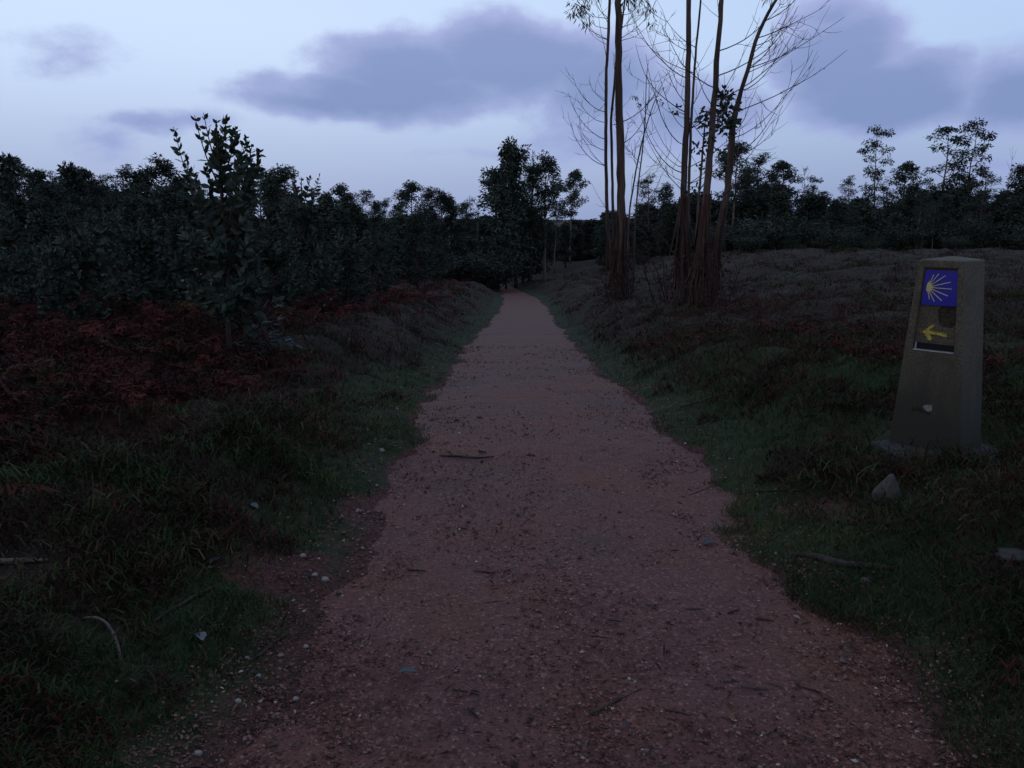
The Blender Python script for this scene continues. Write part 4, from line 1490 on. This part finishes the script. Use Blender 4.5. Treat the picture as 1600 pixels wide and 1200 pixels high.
def pebbles():
    mb = MB()
    oc = np.array([(1, 0, 0), (-1, 0, 0), (0, 1, 0), (0, -1, 0), (0, 0, 1), (0, 0, -1)], float)
    tri = np.array([(0, 2, 4), (2, 1, 4), (1, 3, 4), (3, 0, 4), (2, 0, 5), (1, 2, 5), (3, 1, 5), (0, 3, 5)])
    n = 110000
    y = (1.7 ** -1.0 + rng.random(n) * (16 ** -1.0 - 1.7 ** -1.0)) ** -1.0
    l, r = path_edges(y)
    x = l - .65 + (r - l + 1.1) * rng.random(n)
    sl, sr = side_dist(x, y)
    t = np.maximum(sl, sr)
    e = sstep(-.5, .0, t)
    pr = (.32 + .25 * fbm(x, y, 1.7, 50, 3) + .4 * e) * (1 - sstep(.05, np.where(sl > sr, .6, .42), t))
    keep = rng.random(n) < pr
    x2, y2 = wedge(26000, 1.8, 8, -100, 1750)
    kb = rng.random(len(x2)) < bare_patches(x2, y2) * 1.2
    x, y = np.concatenate([x[keep], x2[kb]]), np.concatenate([y[keep], y2[kb]])
    n = len(x)
    s = .0022 + .0032 * rng.random(n) ** 3 * 1.6 + .006 * (rng.random(n) < .02) * rng.random(n)
    s *= (1 + y / 12)
    z = top_z(x, y)
    sc3 = s[:, None] * rng.uniform(.6, 1.4, (n, 3)) * np.array([[1, 1, .75]])
    a = rng.random(n) * 6.28
    V = oc[None] * sc3[:, None] + rng.normal(size=(n, 6, 3)) * s[:, None, None] * .18
    X = V[..., 0] * np.cos(a)[:, None] - V[..., 1] * np.sin(a)[:, None]
    Yv = V[..., 0] * np.sin(a)[:, None] + V[..., 1] * np.cos(a)[:, None]
    V = np.stack([X + x[:, None], Yv + y[:, None], V[..., 2] + (z + s * .25)[:, None]], -1).reshape(-1, 3)
    T = (np.arange(n)[:, None, None] * 6 + tri[None]).reshape(-1, 3)
    pal = [(.115, .045, .034), (.085, .033, .025), (.14, .065, .05), (.045, .02, .016), (.034, .018, .014), (.10, .042, .026), (.15, .09, .072)]
    c = pick(pal, n, .35)
    wh = rng.random(n) < .018
    c[wh] = pick([(.30, .25, .21), (.22, .19, .17)], wh.sum(), .2)
    mb.add(V, None, T, np.repeat(c, 6, 0))
    tag(obj('gravel', mb.mesh('gravel'), M_PEB), 'loose reddish grit and pebbles on the path', 'gravel', kind='stuff')


def litter():
    mb = MB()
    x, y = wedge(15000, 1.8, 14, -200, 1800)
    sl, sr = side_dist(x, y)
    t = np.maximum(sl, sr)
    keep = rng.random(len(x)) < .18 + .55 * sstep(-.45, .15, t)
    x, y = x[keep], y[keep]
    n = len(x)
    z = top_z(x, y) + .006
    a = rng.random(n) * 6.28
    d = np.stack([np.cos(a), np.sin(a), rng.normal(size=n) * .12], 1)
    L = rng.uniform(.015, .075, n) * (1 + (rng.random(n) < .06) * 1.2)
    W = rng.uniform(.0025, .009, n)
    pal = [(.032, .016, .012), (.06, .035, .024), (.022, .014, .012), (.075, .052, .036), (.05, .02, .014), (.035, .033, .028)]
    c = pick(pal, n, .35)
    nrm = np.array([[0, 0, 1.]]) + rng.normal(size=(n, 3)) * .25
    S = unit(np.cross(d, nrm))
    P = np.stack([x, y, z], 1)
    mid = P + d * L[:, None] * .5 + np.array([[0, 0, .004]])
    V = np.stack([P, mid + S * W[:, None] * .5, P + d * L[:, None], mid - S * W[:, None] * .5], 1).reshape(-1, 3)
    mb.add(V, np.arange(n * 4).reshape(n, 4), None, np.repeat(c, 4, 0))
    tag(obj('leaf_litter', mb.mesh('leaf_litter'), M_DRY), 'fallen eucalyptus leaves and bark scraps on and beside the path', 'litter', kind='stuff')


grass_cover()
heath_cover()
tussocks()
bracken()
pebbles()
litter()


# ------------------------------------------------------------------ single stones, sticks and leaves
def stone(px, py, wpx, hpx, label, group=None, seed=0, pointed=False, m=None):
    import bmesh
    c = hit_top(px, py)
    k = c[1] / F
    w_, h_ = wpx * k, hpx * k
    r = np.random.default_rng(seed)
    bm = bmesh.new()
    bmesh.ops.create_icosphere(bm, subdivisions=3, radius=1)
    for v in bm.verts:
        q = np.array(v.co)
        f = 1 + .16 * vnoise(q[0] * 1.3 + seed, q[1] * 1.3 + q[2] * 2.1, 1.2) + .05 * vnoise(q[0] * 4 + seed, q[1] * 4 + q[2] * 3, 1.3)
        x, y, z = q * f
        if pointed and z > 0:
            x, y = x * (1 - .6 * z) + .35 * z, y * (1 - .6 * z)
        v.co = (x * w_ / 2, y * w_ / 2 * .8, z * h_ * .62 + h_ * .32)
    me = bpy.data.meshes.new('stone')
    bm.to_mesh(me)
    bm.free()
    o = obj('stone', me, m or M_STONE, loc=c)
    for p in me.polygons:
        p.use_smooth = True
    return tag(o, label, 'stone', group)


stone(1384, 788, 44, 56, 'pale pointed granite stone poking out of the turf below the waymark post', seed=3, pointed=True)
stone(1585, 872, 62, 16, 'flat pale stone sunk in the grass to the right of the dark log', seed=9)
stone(1350, 912, 18, 12, 'small bluish stone in the grass just in front of the dark log', seed=12)
SG = 'pale pebbles along the left path edge'
for i, (px, py, s_) in enumerate(((508, 908, 14), (492, 900, 10), (478, 1012, 9), (462, 1094, 11), (310, 1180, 14), (372, 1098, 12), (474, 870, 10), (458, 940, 8), (404, 1058, 9), (596, 706, 10), (560, 800, 9), (386, 1030, 8))):
    stone(px, py, s_, s_ * .6, 'small pale pebble at the ragged left edge of the gravel', SG, 30 + i, m=M_PALE)


def stick(name, pts, wpx, label, cat, m, group=None, lift=.5, arch=0.0, forks=()):
    P = np.array([hit_top(px, py) for px, py in pts])
    base = P[0].copy()
    rad = np.array([w_ * p[1] / F / 2 for w_, p in zip(wpx, P)])
    s = np.linspace(0, 1, len(P))
    ss = np.linspace(0, 1, max(6, len(P) * 3))
    Q = np.stack([np.interp(ss, s, P[:, i]) for i in range(3)], 1)
    rr = np.interp(ss, s, rad)
    Q[1:-1] = .25 * Q[:-2] + .5 * Q[1:-1] + .25 * Q[2:]
    Q[:, 2] = np.maximum(Q[:, 2], top_z(Q[:, 0], Q[:, 1])) + rr * lift + arch * np.sin(np.pi * ss)
    mb = MB()
    Q = Q - base
    mb.tube(Q, rr, 7, lump=.14)
    for (f, dx, dy, ln) in forks:
        i = int(f * (len(Q) - 1))
        b = curve_branch(Q[i], (dx, dy, .15), ln, .1, 4, .1)
        mb.tube(b, np.linspace(rr[i] * .6, rr[i] * .25, 5), 5)
    return tag(obj(name, mb.mesh(name, True), m, loc=base), label, cat, group)


stick('log', [(1240, 868), (1275, 874), (1310, 886), (1350, 888), (1400, 890)], [6, 12, 15, 12, 6], 'dark rotting branch lying in the grass beside the gravel right of the path', 'log', M_STICK, lift=.7)
stick('branch', [(-30, 884), (20, 882), (50, 880), (76, 878)], [11, 10, 8, 5], 'pale bleached branch end lying on the left bank', 'branch', M_STICKP, lift=1.2)
stick('bark_curl', [(130, 968), (150, 975), (168, 988), (182, 1008), (188, 1034)], [4, 5, 5, 6, 6], 'pale curved strip of bark arching over the moss on the left bank', 'bark', M_STICKP, lift=1.0, arch=.03)
stick('stick', [(240, 975), (290, 945), (330, 922), (350, 915)], [5, 6, 5, 3], 'thin dark stick slanting through the grass on the left bank', 'stick', M_STICK, lift=1.5)
stick('stick', [(400, 1030), (425, 1008), (450, 990)], [6, 6, 4], 'short dark stick at the left edge of the gravel', 'stick', M_STICK)
stick('stick', [(688, 713), (715, 714), (745, 717), (772, 714)], [3, 4, 4, 3], 'long dark twig lying straight across the gravel path', 'twig', M_STICK, forks=((.3, -.5, .5, .12),))
stick('stick', [(924, 1117), (960, 1098), (1000, 1078)], [5, 5, 3], 'dark twig slanting across the near gravel', 'twig', M_STICK)
stick('stick', [(1075, 776), (1110, 762), (1126, 757)], [3, 3, 2], 'thin twig at the right edge of the gravel', 'twig', M_STICK)
stick('stick', [(488, 505), (510, 490), (535, 472), (556, 455)], [2, 2.4, 2.2, 1.6], 'pale dead stem propped in the bracken on the left bank', 'stick', M_STICKP, lift=3, arch=.15)
stick('stick', [(543, 546), (546, 535), (550, 524)], [3, 3, 2], 'short pale stick standing up at the end of the bracken', 'stick', M_STICKP, lift=3)
stick('stick', [(290, 545), (320, 536), (345, 532)], [3, 3, 2], 'pale stick lying below the fallen leafy branch', 'stick', M_STICKP, lift=3)
stick('stick', [(1180, 770), (1250, 772), (1330, 765)], [3, 4, 2], 'thin dark stick below the mossy mound in front of the post', 'stick', M_STICK, lift=2)
stick('stick', [(1062, 640), (1100, 632), (1145, 618)], [3, 4, 3], 'dark stick buried in the heather of the right bank', 'stick', M_STICK, lift=3)
rt = random.Random(4)
TG = 'dark twigs scattered on the gravel'
for i in range(34):
    px, py = rt.uniform(560, 1200), rt.uniform(600, 1150)
    c = hit_top(px, py)
    l, r = path_edges(c[1])
    if not (l + .05 < c[0] < r - .05):
        continue
    a = rt.uniform(-.5, .5) if rt.random() < .75 else rt.uniform(-1.4, 1.4)
    ln = rt.uniform(12, 34) * (py - 380) / 500
    stick('twig', [(px, py), (px + ln * .5 * math.cos(a), py - ln * .2 * math.sin(a) + rt.uniform(-1, 1)), (px + ln * math.cos(a), py - ln * .4 * math.sin(a))],
          [2.0 + ln * .04, 2.4 + ln * .04, 1.4], 'small dark twig scattered on the red gravel', 'twig', M_STICK, TG, lift=.8)


def fallen_leaf(px, py, lpx, ang, label, colr, wr=.33):
    c = hit_top(px, py)
    L = lpx * c[1] / F
    mb = MB()
    m = 7
    u = np.linspace(0, 1, m)
    hw = np.sin(np.pi * u ** .85) * L * wr * .5
    cv = np.stack([(u - .5) * L, .10 * L * np.sin(np.pi * u), .012 + .02 * L * np.sin(2 * np.pi * u) + .05 * L * np.sin(np.pi * u)], 1)
    e1, e2 = cv.copy(), cv.copy()
    e1[:, 1] += hw
    e2[:, 1] -= hw
    e1[:, 2] += hw * .25
    e2[:, 2] += hw * .2
    V = np.concatenate([e1, cv, e2])
    q = [(i, i + 1, m + i + 1, m + i) for i in range(m - 1)] + [(m + i, m + i + 1, 2 * m + i + 1, 2 * m + i) for i in range(m - 1)]
    mb.add(V, q, None, colr)
    o = obj('fallen_leaf', mb.mesh('fallen_leaf', True), M_LEAF, loc=c)
    o.rotation_euler = (0, 0, ang)
    return tag(o, label, 'leaf')


fallen_leaf(637, 1055, 36, .1, 'blue-green eucalyptus leaf lying flat on the near gravel', (.05, .075, .08), .36)
fallen_leaf(312, 1000, 34, -.9, 'curled grey leaf in the moss left of the near gravel', (.09, .09, .095), .5)
fallen_leaf(395, 795, 30, -.7, 'grey leaf on the moss at the top of the left verge', (.10, .10, .11), .4)
fallen_leaf(470, 745, 22, .2, 'bluish leaf in the green grass of the left verge', (.07, .085, .09), .4)
fallen_leaf(338, 880, 30, 1.2, 'dull leaf standing in the moss beside the slanting stick', (.06, .06, .065), .4)
fallen_leaf(978, 1135, 18, 1.2, 'dark leaf beside the slanting twig on the near gravel', (.03, .028, .03), .5)
fallen_leaf(1110, 852, 30, .4, 'dark blue leaf on the gravel near its right edge', (.04, .045, .055), .5)


def fallen_branch():
    c = hit_top(388, 552)
    root = thing('leafy_branch', 'fallen grey-green leafy eucalyptus branch on the bracken bank', 'branch', c)
    tk, cr = MB(), MB()
    for k in range(9):
        b = curve_branch((-.35 + .05 * k, .05 * rng.normal(), .12), (1, rng.normal() * .4, .25 + .12 * rng.normal()), .55, -.6, 6, .08)
        tk.tube(b, np.linspace(.008, .003, 7), 4)
        for q in range(2, 7):
            d = unit(np.stack([rng.normal(size=3) * .6 + unit(b[q] - b[q - 1]) for _ in range(7)]) + np.array([0, 0, -.25]))
            cr.leaves(np.repeat(b[q][None], 7, 0), d, rng.uniform(.09, .15, 7), rng.uniform(.018, .03, 7), leafcol(7, [(.06, .075, .065), (.045, .06, .05), (.09, .10, .09)]))
    obj('stem', tk.mesh('stem'), M_BARKD, root)
    obj('leaves', cr.mesh('leaves'), M_LEAF, root)


fallen_branch()
